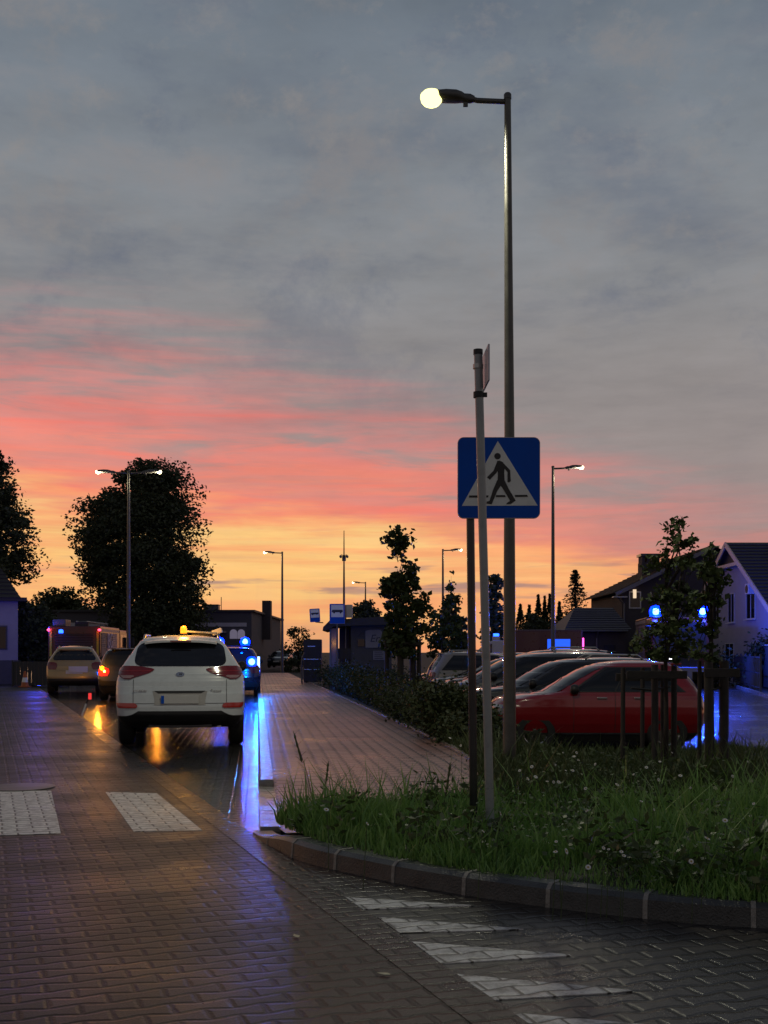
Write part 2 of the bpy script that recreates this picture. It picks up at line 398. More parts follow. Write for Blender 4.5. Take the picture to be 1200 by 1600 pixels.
def lens_mat(name, col, e, tr):
    m, t, b = new_mat(name)
    b.inputs['Base Color'].default_value = (col[0]*.2, col[1]*.2, col[2]*.2, 1); b.inputs['Roughness'].default_value = .15
    b.inputs['Emission Color'].default_value = tuple(col)+(1,); b.inputs['Emission Strength'].default_value = e
    tp = t.node('ShaderNodeBsdfTransparent'); tp.inputs[0].default_value = (.35, .55, 1, 1)
    mx = t.node('ShaderNodeMixShader'); mx.inputs[0].default_value = tr
    t.l.new(b.outputs[0], mx.inputs[1]); t.l.new(tp.outputs[0], mx.inputs[2])
    t.l.new(mx.outputs[0], [q for q in t.n if q.type == 'OUTPUT_MATERIAL'][0].inputs[0])
    return m
M['blue_dome'] = lens_mat('blue_beacon_dome', (.0, .014, 1.0), 18.0, .5)
M['white_lit'] = emit('lit_white_lamp', (.85, .85, 1.0), 14)

# ---------------------------------------------------------------- plan of the place
def Lx(Y): return -.22-.345*(Y-6.56)               # edge line between main road and bay / driveway
def Kx(Y): return -1.27-.11*(Y-11.6)               # outer face of the footpath kerb
FR = [(8.7, -.72), (8.85, -.2), (9.05, .25), (9.4, .55), (10.1, .74), (11.3, .92), (12.2, 1.02), (13.2, 1.05), (15.3, .95), (17.75, .66), (20, .38), (24.2, -.14), (30, -.87), (44, -2.6), (70, -5.8)]
def Fx(Y): return float(np.interp(Y, [a for a, _ in FR], [b for _, b in FR]))
KB = [(-1.02, 8.86), (-.86, 8.36), (-.557, 7.71), (-.16, 7.22), (.228, 6.83), (.682, 6.46), (1.147, 6.16), (1.614, 5.93), (1.94, 5.83), (2.756, 5.55), (4.2, 5.2), (7, 4.8), (12, 4.5), (22, 4.3)]
def vz(Xv, Y):
    xr = Fx(Y) if Y > 8.7 else -9
    b = .115-.32*smooth(10.5, 16.8, Y)*smooth(xr+.1, xr+1.0, Xv)
    return b+.02*math.sin(Xv*2.3+Y)*math.sin(Y*1.7)
def sheet(name, poly, z, m, label=None, kind='structure'):
    b = MB(); n_ = len(poly); b.add([(p[0], p[1], z) for p in poly]+[(p[0], p[1], z-.03) for p in poly], [tuple(range(n_))]+[(i, (i+1) % n_, n_+(i+1) % n_, n_+i) for i in range(n_)])
    o = b.build(name, m, fix=False); bm = bmesh.new(); bm.from_mesh(o.data)
    for f in bm.faces:
        if f.normal.z < -.1: f.normal_flip()
    bmesh.ops.triangulate(bm, faces=bm.faces); bm.to_mesh(o.data); bm.free()
    return struct(o, kind=kind)
g = MB(); g.grid([[(-900, -60, -.3), (900, -60, -.3)], [(-900, 1800, -.3), (900, 1800, -.3)]]); struct(g.build('ground', M['soil']))
sheet('road', [(-70, -6), (Lx(-6), -6), (Lx(46), 46), (-70, 46)], 0, M['road'])
sheet('bus_bay', [(Lx(8.84), 8.84), (-.72, 8.86), (-.76, 9.6), (Kx(11.6)+.1, 11.6), (Kx(60)+.02, 60), (Kx(140), 140), (Lx(140), 140), (Lx(46), 46)], -.003, M['bay'])
sheet('driveway', [(Lx(-6), -6), (26, -6), (26, 4.35)]+[(a, b) for a, b in reversed(KB)]+[(Lx(8.84), 8.84)], -.003, M['drive'])
gl = []
for q in np.linspace(-5, 46, 60): gl.append(q)
g = MB(); g.grid([[(Lx(q)-.22, q, -.03), (Lx(q)-.22, q, .003), (Lx(q)-.005, q, .003), (Lx(q)-.005, q, -.03)] for q in gl]); struct(g.build('gutter_strip', M['grey_paver']))
# the zebra stripes of white pavers, and the ramp triangles
z2 = [G(165, 1238), G(245, 1240), G(316, 1298), G(209, 1300)]
z1 = [G(-30, 1236), G(80, 1236), G(95, 1303), G(-20, 1306)]
for i, q in enumerate((z2, z1)):
    sheet('zebra_stripe', [(p.x, p.y) for p in q], .004, M['white_paver'])
q = [Vector((p.x-1.08, p.y, 0)) for p in z1]; sheet('zebra_stripe', [(p.x, p.y) for p in q], .005, M['white_paver'])
for a, b, c in (((540, 1402), (567, 1421), (738, 1415)), ((590, 1433), (625, 1458), (818, 1452)), ((643, 1471), (690, 1506), (892, 1493)), ((712, 1522), (768, 1563), (988, 1549)), ((795, 1582), (852, 1624), (1095, 1610))):
    A, B, Cc = G(*a), G(*b), G(*c)
    tip = Cc+(A-B)*.04
    sheet('ramp_triangle', [(A.x, A.y), (B.x, B.y), (Cc.x, Cc.y), (tip.x, tip.y)], .0015, M['white_drive'])
# footpath with its kerb
ys = [8.7, 8.78, 8.85, 8.95, 9.05, 9.2, 9.5, 9.8, 10.1, 10.4, 10.7, 11, 11.3, 11.6, 12.2, 13.2, 14.2, 15.3, 16.5, 17.75, 20, 24.2, 30, 36, 44, 56, 70]
g = MB(); rows = []
for Y in ys:
    zz = .028+.072*smooth(10.9, 12.3, Y)
    xl = (Kx(Y)+.16) if Y >= 11.3 else float(np.interp(Y, [8.7, 8.95, 11.3], [-.74, -.82, Kx(11.3)+.16]))
    rows.append([(xl+(Fx(Y)-xl)*k/6, Y, zz) for k in range(7)])
g.grid(rows); struct(g.build('footpath', M['foot'], sm=True))
g = MB(); Y = 11.65
while Y < 60:
    L_ = .985; a, b = Y, Y+L_
    zt = .105
    g.add([(Kx(a)+dx, a, zq) for dx, zq in ((0, -.05), (.012, zt-.015), (.03, zt), (.155, zt), (.155, -.05))]+[(Kx(b)+dx, b, zq) for dx, zq in ((0, -.05), (.012, zt-.015), (.03, zt), (.155, zt), (.155, -.05))],
          [(0, 1, 2, 3, 4), (5, 6, 7, 8, 9)]+[(i, (i+1) % 5, 5+(i+1) % 5, 5+i) for i in range(5)])
    Y += 1.0
for k in range(3):                                     # dropped kerb at the crossing
    a, b = 8.98+k*.89, 8.98+k*.89+.87
    xa = float(np.interp(a, [8.95, 11.6], [-.96, Kx(11.6)])); xb = float(np.interp(b, [8.95, 11.6], [-.96, Kx(11.6)]))
    g.add([(xa, a, -.05), (xa, a, .036), (xa+.16, a, .036), (xa+.16, a, -.05), (xb, b, -.05), (xb, b, .036), (xb+.16, b, .036), (xb+.16, b, -.05)],
          [(0, 1, 2, 3), (4, 5, 6, 7), (0, 1, 5, 4), (1, 2, 6, 5), (2, 3, 7, 6)])
struct(g.build('footpath_kerb', M['kerb_pale']))
g = MB()
for k in range(40):
    a = 13.0+k; b = a+.98
    g.add([(Fx(a), a, -.1), (Fx(a), a, .125), (Fx(a)+.06, a, .125), (Fx(a)+.06, a, -.1), (Fx(b), b, -.1), (Fx(b), b, .125), (Fx(b)+.06, b, .125), (Fx(b)+.06, b, -.1)],
          [(0, 1, 2, 3), (4, 5, 6, 7), (0, 1, 5, 4), (1, 2, 6, 5), (2, 3, 7, 6)])
struct(g.build('footpath_edging', M['kerb_pale']))
# curved verge kerb of short stones with mortar joints
pl = [Vector((a, b, 0)) for a, b in KB]
dense = []
for i in range(len(pl)-1):
    p0, p1, p2, p3 = pl[max(i-1, 0)], pl[i], pl[i+1], pl[min(i+2, len(pl)-1)]
    for k in range(20):
        u = k/20
        dense.append(.5*((2*p1)+(p2-p0)*u+(2*p0-5*p1+4*p2-p3)*u*u+(3*p1-p0-3*p2+p3)*u**3))
cum = [0]
for i in range(1, len(dense)): cum.append(cum[-1]+(dense[i]-dense[i-1]).length)
def kp(s_):
    i = max(1, min(len(cum)-1, int(np.searchsorted(cum, s_))))
    u = (s_-cum[i-1])/max(1e-6, cum[i]-cum[i-1]); return dense[i-1].lerp(dense[i], u), (dense[i]-dense[i-1]).normalized()
def kh(s_): return .02+.10*smooth(.1, 1.1, s_)
g = MB()
def kerb_piece(s0, s1, mi, grow):
    g.cur = mi; ring = []
    nseg = 6 if mi == 0 else 1
    for k in range(nseg+1):
        p, tdir = kp(s0+(s1-s0)*k/nseg); nr = Vector((tdir.y*-1, tdir.x, 0))
        h = kh(s0+(s1-s0)*k/nseg)
        ring.append([p+nr*a+Vector((0, 0, zq)) for a, zq in ((-grow, -.06), (.012-grow, h*.8), (.045-grow, h+grow), (.16, h+grow), (.16, -.06))])
    n = 5; vs = [v for r in ring for v in r]
    fs = [(i*n+k, i*n+(k+1) % n, (i+1)*n+(k+1) % n, (i+1)*n+k) for i in range(nseg) for k in range(n)]
    fs += [(0, 1, 2, 3, 4), tuple(nseg*n+k for k in range(5))]
    g.add(vs, fs)
s0 = .0; joints = [.0]
while s0 < cum[-1]-.7:
    kerb_piece(s0+.013, s0+.545-.013, 0, 0); kerb_piece(s0+.545-.0125, s0+.545+.0125, 1, .004); s0 += .545
struct(g.build('kerb', [M['kerb'], M['mortar']]))
# verge: sloping soil under grass, dropping from the kerb to the parking lot
g = MB(); rows = []
for Y in list(np.linspace(4.45, 8.68, 26))+list(np.linspace(8.72, 9.4, 8))+list(np.linspace(9.55, 18.3, 38)):
    if Y < 8.7:
        ky = [b for _, b in KB]; kx = [a for a, _ in KB]
        xl = float(np.interp(Y, ky[::-1], kx[::-1]))+.13
        xl = xl+.07
    else: xl = Fx(Y)+.05
    xr = 24.0
    fr = [0, .02, .05, .09, .13, .18, .24, .3, .4, .55, .75, 1]
    rows.append([(xl+(xr-xl)*q, Y, vz(xl+(xr-xl)*q, Y)) for q in fr])
g.grid(rows)
rows = []
for Y in np.linspace(18.3, 52, 40):
    xl = Fx(Y)+.05; rows.append([(xl+(1.25-xl)*q, Y, vz(xl+(1.25-xl)*q, Y)) for q in (0, .1, .25, .4, .55, .7, .85, 1)])
g.grid(rows); struct(g.build('grass_verge', M['verge'], sm=True))
sheet('parking_lot', [(.9, 17.9), (11, 17.9), (13.4, 40), (16.3, 54), (19, 66), (.9, 70)], -.25, M['lot'])
g = MB(); lk = [(8.9, 18), (13.4, 40), (16.3, 54), (19, 66)]
lk = [(11, 17.9), (13.4, 40), (16.3, 54), (19, 66)]
for (a, b), (c, d_) in zip(lk, lk[1:]):
    g.add([(a, b, -.3), (a, b, -.14), (a+.16, b, -.14), (a+.16, b, -.3), (c, d_, -.3), (c, d_, -.14), (c+.16, d_, -.14), (c+.16, d_, -.3)], [(0, 1, 5, 4), (1, 2, 6, 5), (2, 3, 7, 6), (0, 1, 2, 3), (4, 5, 6, 7)])
struct(g.build('parking_kerb', M['kerb_pale']))

# ---------------------------------------------------------------- leaves, grass and plants
def leaf_cloud(name, pts, size, m, parent=None, squash=.62, up=.35):
    """one small folded leaf (two triangles as a kite) at every point, random heading"""
    n = len(pts); pts = np.asarray(pts, float)
    a = RNG.normal(size=(n, 3)); a[:, 2] *= .6; a /= np.linalg.norm(a, axis=1)[:, None]
    nn = RNG.normal(size=(n, 3)); nn[:, 2] += up; b = np.cross(nn, a); b /= np.linalg.norm(b, axis=1)[:, None]+1e-9
    s_ = (size*RNG.uniform(.6, 1.3, n))[:, None]
    v = np.stack([pts-a*s_*.5, pts+b*s_*squash*.5-a*s_*.08, pts+a*s_*.55, pts-b*s_*squash*.5-a*s_*.08], 1).reshape(-1, 3)
    f = np.arange(4*n).reshape(-1, 4)
    return np_mesh(name, v, f, m, parent)
M['leaf_dark'] = leaf_mat('dark_leaves', (.035, .046, .022), (.085, .105, .04))
M['leaf_young'] = leaf_mat('maple_leaves', (.035, .055, .018), (.085, .12, .036))
M['leaf_hedge'] = leaf_mat('hedge_leaves', (.020, .032, .010), (.055, .070, .022))
M['leaf_conifer'] = leaf_mat('conifer_needles', (.014, .022, .014), (.030, .042, .022))
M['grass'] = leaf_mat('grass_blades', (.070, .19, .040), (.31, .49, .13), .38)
M['dim_grass'] = leaf_mat('dimmed_blades', (.034, .056, .018), (.10, .13, .044), .5)  # rough back growth, its colour also darkened to stand for weaker light
M['weed'] = leaf_mat('weed_leaves', (.05, .085, .03), (.11, .15, .06), .45)

def crown_points(n, prof, h0, h1, depth, clumps, cl_r, rng):
    """points in clumps inside a left/right silhouette profile; prof: list (t, left, right) with t 0 bottom..1 top"""
    ts = [q[0] for q in prof]; ls = [q[1] for q in prof]; rs = [q[2] for q in prof]
    per = n//clumps; out = []
    cs = []
    while len(cs) < clumps:
        t_ = rng.uniform(0, .965); l = np.interp(t_, ts, ls); r = np.interp(t_, ts, rs)
        if rng.uniform(0, 1) > (r-l)/max(b-a for a, b in zip(ls, rs)): continue
        ang = rng.uniform(0, 2*PI); rad = rng.uniform(0, 1)**.42
        ex = (r-l)/2; c = (l+r)/2
        cs.append((c+ex*rad*math.cos(ang)*.84, depth*ex*rad*math.sin(ang), h0+(h1-h0)*t_))
    for c in cs:
        r_ = cl_r*rng.uniform(.45, 1.45)
        q = rng.normal(size=(per, 3)); q /= np.linalg.norm(q, axis=1)[:, None]; q *= (rng.uniform(0, 1, per)**.45*np.where(rng.uniform(0, 1, per) < .04, 1.1, 1))[:, None]*np.array([r_, r_, r_*.6]); q = q+np.array(c)
        out.append(q)
    return np.concatenate(out), cs
def limbs(parent, base, trunk_r, h_fork, targets, m, name='trunk', top=None):
    b = MB()
    p0 = Vector(base); p1 = p0+Vector((0, 0, h_fork)); tp = Vector(top) if top else p1
    b.tube([p0, p0.lerp(p1, .5)+Vector((trunk_r*.3, 0, 0)), p1, p1.lerp(tp, .5)+Vector((trunk_r*.4, 0, 0)), tp], [trunk_r*1.25, trunk_r, trunk_r*.85, trunk_r*.55, trunk_r*.18], 9)
    for q in targets:
        q = Vector(q); f = random.uniform(.0, .6); s_ = p1.lerp(tp, f)
        mid = s_.lerp(q, .5)+Vector((random.uniform(-.1, .1), random.uniform(-.1, .1), .12))*(q-s_).length
        b.tube([s_, mid, q], [trunk_r*.38, trunk_r*.24, trunk_r*.07], 6)
    return b.build(name, m, parent, sm=True)
def big_tree(name, label, px_profile, Y, zbase, n, size, clumps, cl_r, lm='leaf_dark', cx=None, depth=.8, group=None, cat='tree'):
    """px_profile: (py, px_left, px_right) rows from top to bottom"""
    top, bot = px_profile[0][0], px_profile[-1][0]
    cxp = cx if cx else sum(a+b for _, a, b in px_profile)/2/len(px_profile)
    t_ = thing(name, label, cat, (X(cxp, Y), Y, zbase), 0, group)
    h1, h0 = Z(top, Y)-zbase, Z(bot, Y)-zbase
    prof = sorted([((bot-py)/(bot-top), (a-cxp)/F*Y, (b-cxp)/F*Y) for py, a, b in px_profile])
    rng = np.random.default_rng(abs(hash(label)) % 1000 if False else len(label)*7+int(Y))
    pts, cs = crown_points(n, prof, h0, h1, depth, clumps, cl_r, rng)
    leaf_cloud('crown', pts, size, M[lm], t_)
    tg = [cs[i] for i in range(0, len(cs), max(1, len(cs)//16))]
    wd = max(b-a for _, a, b in prof)
    limbs(t_, (0, 0, 0), max(.05, wd*.033), max(.4, h0+(h1-h0)*.12), tg, M['bark'], top=(0, 0, h0+(h1-h0)*.8))
    return t_
big_tree('broadleaf_tree', 'great round dark tree behind the double headed street lamp', [(722, 222, 240), (735, 190, 282), (760, 150, 295), (790, 126, 310), (830, 118, 318), (865, 121, 327), (890, 117, 328), (915, 134, 326), (945, 148, 322), (975, 150, 320), (995, 165, 315)], 88, 0, 70000, .28, 230, 1.55, cx=222)
big_tree('broadleaf_tree', 'dark tree cut by the left border, hanging over the blue lit house', [(690, -70, 4), (712, -110, 18), (740, -130, 26), (770, -140, 34), (800, -150, 48), (840, -150, 50), (862, -150, 44), (885, -150, 58), (902, -150, 46), (918, -140, 14), (940, -120, -20)], 68, 0, 48000, .24, 230, 1.15, cx=-50)
big_tree('broadleaf_tree', 'low loose tree between the blue lit house and the great round tree', [(924, 82, 112), (932, 64, 128), (944, 56, 140), (958, 50, 150), (975, 46, 158), (1000, 40, 165)], 105, 0, 14000, .34, 120, 1.0)
big_tree('broadleaf_tree', 'dark bushy tree close behind the left fence', [(938, 36, 46), (950, 30, 62), (970, 26, 84), (1000, 24, 95), (1040, 22, 100)], 62, 0, 12000, .24, 110, .75)
big_tree('broadleaf_tree', 'dense dark trees behind the fire engine ladder', [(952, 130, 170), (965, 110, 260), (985, 100, 322), (1015, 96, 330), (1045, 96, 330)], 100, 0, 22000, .36, 190, 1.2)
big_tree('broadleaf_tree', 'round dark tree rising over the shelter roof behind the far lamp', [(938, 566, 574), (948, 556, 584), (960, 550, 592), (975, 548, 598), (995, 546, 602)], 70, -.2, 5000, .24, 80, .42)
big_tree('bare_tree', 'thin twiggy tree beyond the end of the footpath', [(980, 455, 475), (992, 446, 486), (1010, 442, 492), (1035, 440, 494), (1060, 440, 494)], 95, -.2, 2600, .22, 90, .5)
for lab, pr, Y, n in (('spindly dark tree left of the blue sign post, behind the parked cars', [(898, 701, 706), (920, 697, 712), (945, 690, 722), (970, 678, 734), (1000, 670, 742), (1025, 664, 742)], 58, 3800),
                      ('slim dark tree between the white pole and the lamp post', [(898, 770, 776), (915, 765, 780), (940, 763, 784), (970, 755, 790), (1005, 748, 795)], 56, 3200),
                      ('low bush in front of the cypress row', [(958, 828, 842), (970, 815, 862), (990, 800, 880), (1015, 795, 890)], 66, 3600)):
    big_tree('shrub_tree', lab, pr, Y, -.25, n, .22, 70, .34)
# cypress row and the spruce
def cypress(px, top, wpx, Y, label):
    t_ = thing('cypress', label, 'tree', (X(px, Y), Y, -.25), 0, 'cypress row beyond the parking lot')
    h = Z(top, Y)+.25; r = wpx/2/F*Y
    n = 1500; hh = RNG.uniform(.0, 1, n)**.9; rr = r*np.clip(np.minimum(1.0, (1-hh)*3.2), .12, 1)*RNG.uniform(.3, 1, n)**.5; aa = RNG.uniform(0, 2*PI, n)
    pts = np.stack([rr*np.cos(aa), rr*np.sin(aa), .25+hh*(h-.35)], 1)
    leaf_cloud('crown', pts, .22, M['leaf_conifer'], t_, .5)
    MB().tube([(0, 0, 0), (0, 0, h*.8)], [.1, .03], 6).build('trunk', M['bark'], t_)
for px, top, wpx, lab in ((813, 942, 17, 'short pointed cypress beside the lamp post'), (827, 943, 15, 'second short pointed cypress from the lamp post'), (841, 927, 15, 'tallest blunt cypress, middle of the row'), (851, 929, 10, 'narrow cypress squeezed between two blunt ones'), (859, 926, 13, 'blunt cypress just left of the parking lot lamp'), (874, 938, 14, 'cypress just right of the parking lot lamp')):
    cypress(px, top, wpx, 78, lab)
t_ = thing('spruce', 'spruce with a thin spire beside the low outbuilding roof', 'tree', (X(899, 70), 70, -.25))
pts = []
top = Z(893, 70)+.25
for k in range(26):
    hh = 1.0+(top-1.0)*(k/25)**.9; rad = 1.55*(1-(k/25))**.75+.05
    for j in range(9):
        a = random.uniform(0, 2*PI)
        for q in range(16):
            f = random.uniform(.05, 1); pts.append((rad*f*math.cos(a)+random.gauss(0, .06), rad*f*math.sin(a)+random.gauss(0, .06), hh-.25*f*rad*.4+random.gauss(0, .05)))
leaf_cloud('crown', pts, .2, M['leaf_conifer'], t_, .35)
MB().tube([(0, 0, 0), (0, 0, top)], [.13, .02], 7).build('trunk', M['bark'], t_)

def young_tree(label, px, py_base, Y, zb, rows, n, size, clumps, cl_r, sprigs=(), gaps=()):
    """street sapling with wooden stakes: crown rows (py, left, right)"""
    t_ = thing('young_tree', label, 'tree', (X(px, Y), Y, zb))
    top, bot = rows[0][0], rows[-1][0]
    h1, h0 = Z(top, Y)-zb, Z(bot, Y)-zb
    prof = sorted([((bot-py)/(bot-top), (a-px)/F*Y, (b-px)/F*Y) for py, a, b in rows])
    rng = np.random.default_rng(int(px))
    pts, cs = crown_points(n, prof, h0, h1, .8, clumps, cl_r, rng)
    ends = []
    for sg_ in sprigs:
        pp = [Vector((X(a, Y)-X(px, Y), random.uniform(-.1, .1), Z(b_, Y)-zb)) for a, b_ in sg_]
        ends.append(pp); m_ = 11*len(sg_)
        for k in range(m_):
            u = random.uniform(0, len(pp)-1.001); q = pp[int(u)].lerp(pp[int(u)+1], u-int(u))
            pts = np.concatenate([pts, rng.normal(size=(2, 3))*size*.6+np.array(q)])
    for gx, gy, gr in gaps:
        sx = (pts[:, 0]+X(px, Y))/(pts[:, 1]+Y)*F+600; sy = HZ-(pts[:, 2]+zb-EYE)/(pts[:, 1]+Y)*F
        pts = pts[(sx-gx)**2+(sy-gy)**2 > gr*gr]
    leaf_cloud('crown', pts, size, M['leaf_young'], t_, .8)
    if ends:
        b = MB()
        for pp in ends: b.tube([Vector((0, 0, max(h0*.9, pp[0].z-.35)))]+pp, [.012]+[.008]*(len(pp)-1)+[.003], 6)
        b.build('branches', M['bark'], t_, sm=True)
    xt = (prof[-1][1]+prof[-1][2])/2
    limbs(t_, (0, 0, 0), .028, h0, cs[::2], M['bark'], top=(xt, 0, h1*.97))
    return t_
def stake_frame(label, Y, zb, stakes, top, group='wooden stake frames round the young trees'):
    x0 = sum(q[0] for q in stakes)/len(stakes)
    t_ = thing('tree_stakes', label, 'stakes', (X(x0, Y), Y, zb), 0, group)
    for px, dy, wd in stakes:
        lx = X(px, Y+dy)-X(x0, Y); b = MB(); h = Z(top, Y)-zb
        b.tube([(lx, dy, -.2), (lx+random.uniform(-.01, .01), dy, h+random.uniform(-.03, .03))], [wd, wd*.95], 10); b.build('stake', M['wood'], t_, sm=True, ang=40)
    lo = min(X(q[0], Y+q[1])-X(x0, Y) for q in stakes); hi_ = max(X(q[0], Y+q[1])-X(x0, Y) for q in stakes)
    h = Z(top, Y)-zb
    dys = [q[1] for q in stakes]
    b = MB(); b.box(((lo+hi_)/2, min(dys)-.05, h-.10), (hi_-lo+.12, .025, .09)); b.build('crossbar', M['wood'], t_, bevel=.004)
    b = MB(); b.box(((lo+hi_)/2, max(dys)+.05, h-.14), (hi_-lo+.12, .025, .09)); b.build('crossbar', M['wood'], t_, bevel=.004)
    b = MB(); b.tube([(lo, min(dys), h-.25), ((lo+hi_)/2, 0, h-.28), (hi_, max(dys), h-.25)], .012, 6); b.build('tie', M['belt'], t_)
    return t_
young_tree('young maple in front of the houses, with a tall leafy leader', 1040, 1240, 13.2, -.05, [(868, 1052, 1082), (885, 1042, 1098), (905, 1030, 1104), (930, 1024, 1102), (955, 1008, 1098), (980, 1000, 1092), (1010, 996, 1086), (1034, 1004, 1070)], 1900, .064, 72, .11, [[(1062, 880), (1056, 842), (1064, 820), (1067, 806)], [(1060, 850), (1078, 846), (1085, 850)], [(1050, 880), (1040, 858), (1046, 848)], [(1046, 888), (1024, 876), (1006, 894)], [(1040, 868), (1022, 880)], [(1060, 860), (1050, 830), (1047, 817)], [(1070, 880), (1084, 866)], [(1020, 990), (1000, 1000), (990, 1018)], [(1030, 940), (1014, 930)]], [(1020, 957, 15), (1022, 1000, 8), (1107, 957, 14), (1040, 1017, 4), (985, 975, 12), (1012, 962, 5)])
young_tree('second young maple, nearer the gabled house', 1111, 1200, 12.2, -.05, [(872, 1102, 1118), (893, 1096, 1132), (915, 1092, 1134), (940, 1088, 1126), (970, 1086, 1120), (1000, 1080, 1124), (1030, 1084, 1128)], 1000, .064, 36, .10, [[(1108, 890), (1112, 868), (1110, 856)], [(1118, 900), (1136, 892)], [(1118, 916), (1140, 910)], [(1112, 940), (1130, 934)], [(1100, 900), (1092, 886)]], [(1107, 957, 16), (1104, 970, 9)])
stake_frame('wooden stakes and crossbars round the leafier young maple', 13.2, -.05, [(973, .2, .028), (1003, .0, .026), (1024, -.25, .042), (1036, .25, .03), (1053, .05, .036)], 1040)
stake_frame('wooden stakes and crossbars round the young maple by the gabled house', 12.2, -.05, [(1093, .15, .024), (1107, -.2, .046), (1131, .1, .052)], 1036)
young_tree('young maple with a bare gap below its topmost tuft, beside the shelter', 622, 1060, 31, -.1, [(882, 602, 640), (888, 600, 646), (900, 598, 656), (925, 594, 662), (950, 592, 668), (975, 586, 662), (1000, 596, 660), (1025, 598, 655)], 3600, .15, 130, .21, [[(628, 880), (624, 862), (622, 850), (621, 840)], [(622, 850), (634, 842), (642, 840)], [(621, 852), (610, 846), (604, 842)], [(621, 846), (616, 834), (624, 828)], [(618, 858), (612, 866)], [(624, 846), (634, 852)], [(640, 890), (648, 884)], [(655, 985), (668, 975), (672, 990)], [(660, 940), (664, 930)]])
stake_frame('wooden stakes round the young maple beside the shelter', 31, -.1, [(604, 0, .07), (626, -.2, .09), (645, .1, .09), (655, .1, .06)], 1000)
young_tree('thin young maple behind the bare lamp, over the hedge', 690, 1040, 40, -.1, [(930, 700, 712), (945, 688, 716), (960, 668, 722), (985, 662, 730), (1010, 670, 735)], 900, .15, 40, .22, [[(705, 950), (704, 930), (705, 900)], [(690, 970), (676, 962), (668, 955)]])

# hedge along the footpath
t_ = tag(None or bpy.data.objects.new('hedge', None), 'low shaggy hedge between footpath and parked cars', 'hedge'); COL.objects.link(t_); t_.location = (0, 20, 0)
pts = []
rng = np.random.default_rng(5)
for k in range(620):
    Y = 16.2+32*rng.uniform(0, 1)**1.5; xl = Fx(Y)+.18; xr = min(1.15, xl+1.6+.02*Y) if Y > 19 else xl+.45+.25*(Y-16)
    xx = rng.uniform(xl, max(xl+.4, xr)); hmax = (.46+.42*smooth(19, 33, Y))*rng.uniform(.65, 1.1)*(.6 if Y < 18 else 1)
    base = vz(xx, Y); hh = hmax*rng.uniform(.15, 1)**.6
    c = np.array([xx, Y-20, base+hh]); pts.append(rng.normal(size=(85, 3))*np.array([.17, .22, .13])+c)
for k in range(120):
    Y = rng.uniform(16.9, 18.4); xx = rng.uniform(.6, 1.75); base = vz(xx, Y)
    c = np.array([xx, Y-20, base+.74*rng.uniform(.1, 1)**.6*(1 if xx < 1.45 else .7)]); pts.append(rng.normal(size=(80, 3))*np.array([.13, .15, .10])+c)
pts = np.concatenate(pts); pts = pts[pts[:, 2] > -.3]
leaf_cloud('foliage', pts, .075, M['leaf_hedge'], t_, .6)
b = MB()
for k in range(85):
    Y = 16.5+30*random.random(); xx = Fx(Y)+random.uniform(.3, 1.0); z0 = vz(xx, Y)
    b.tube([(xx, Y-20, z0), (xx+random.uniform(-.15, .15), Y-20+random.uniform(-.15, .15), z0+random.uniform(.5, .85))], [.008, .003], 5)
    b.build('stem', M['bark'], t_); b = MB()

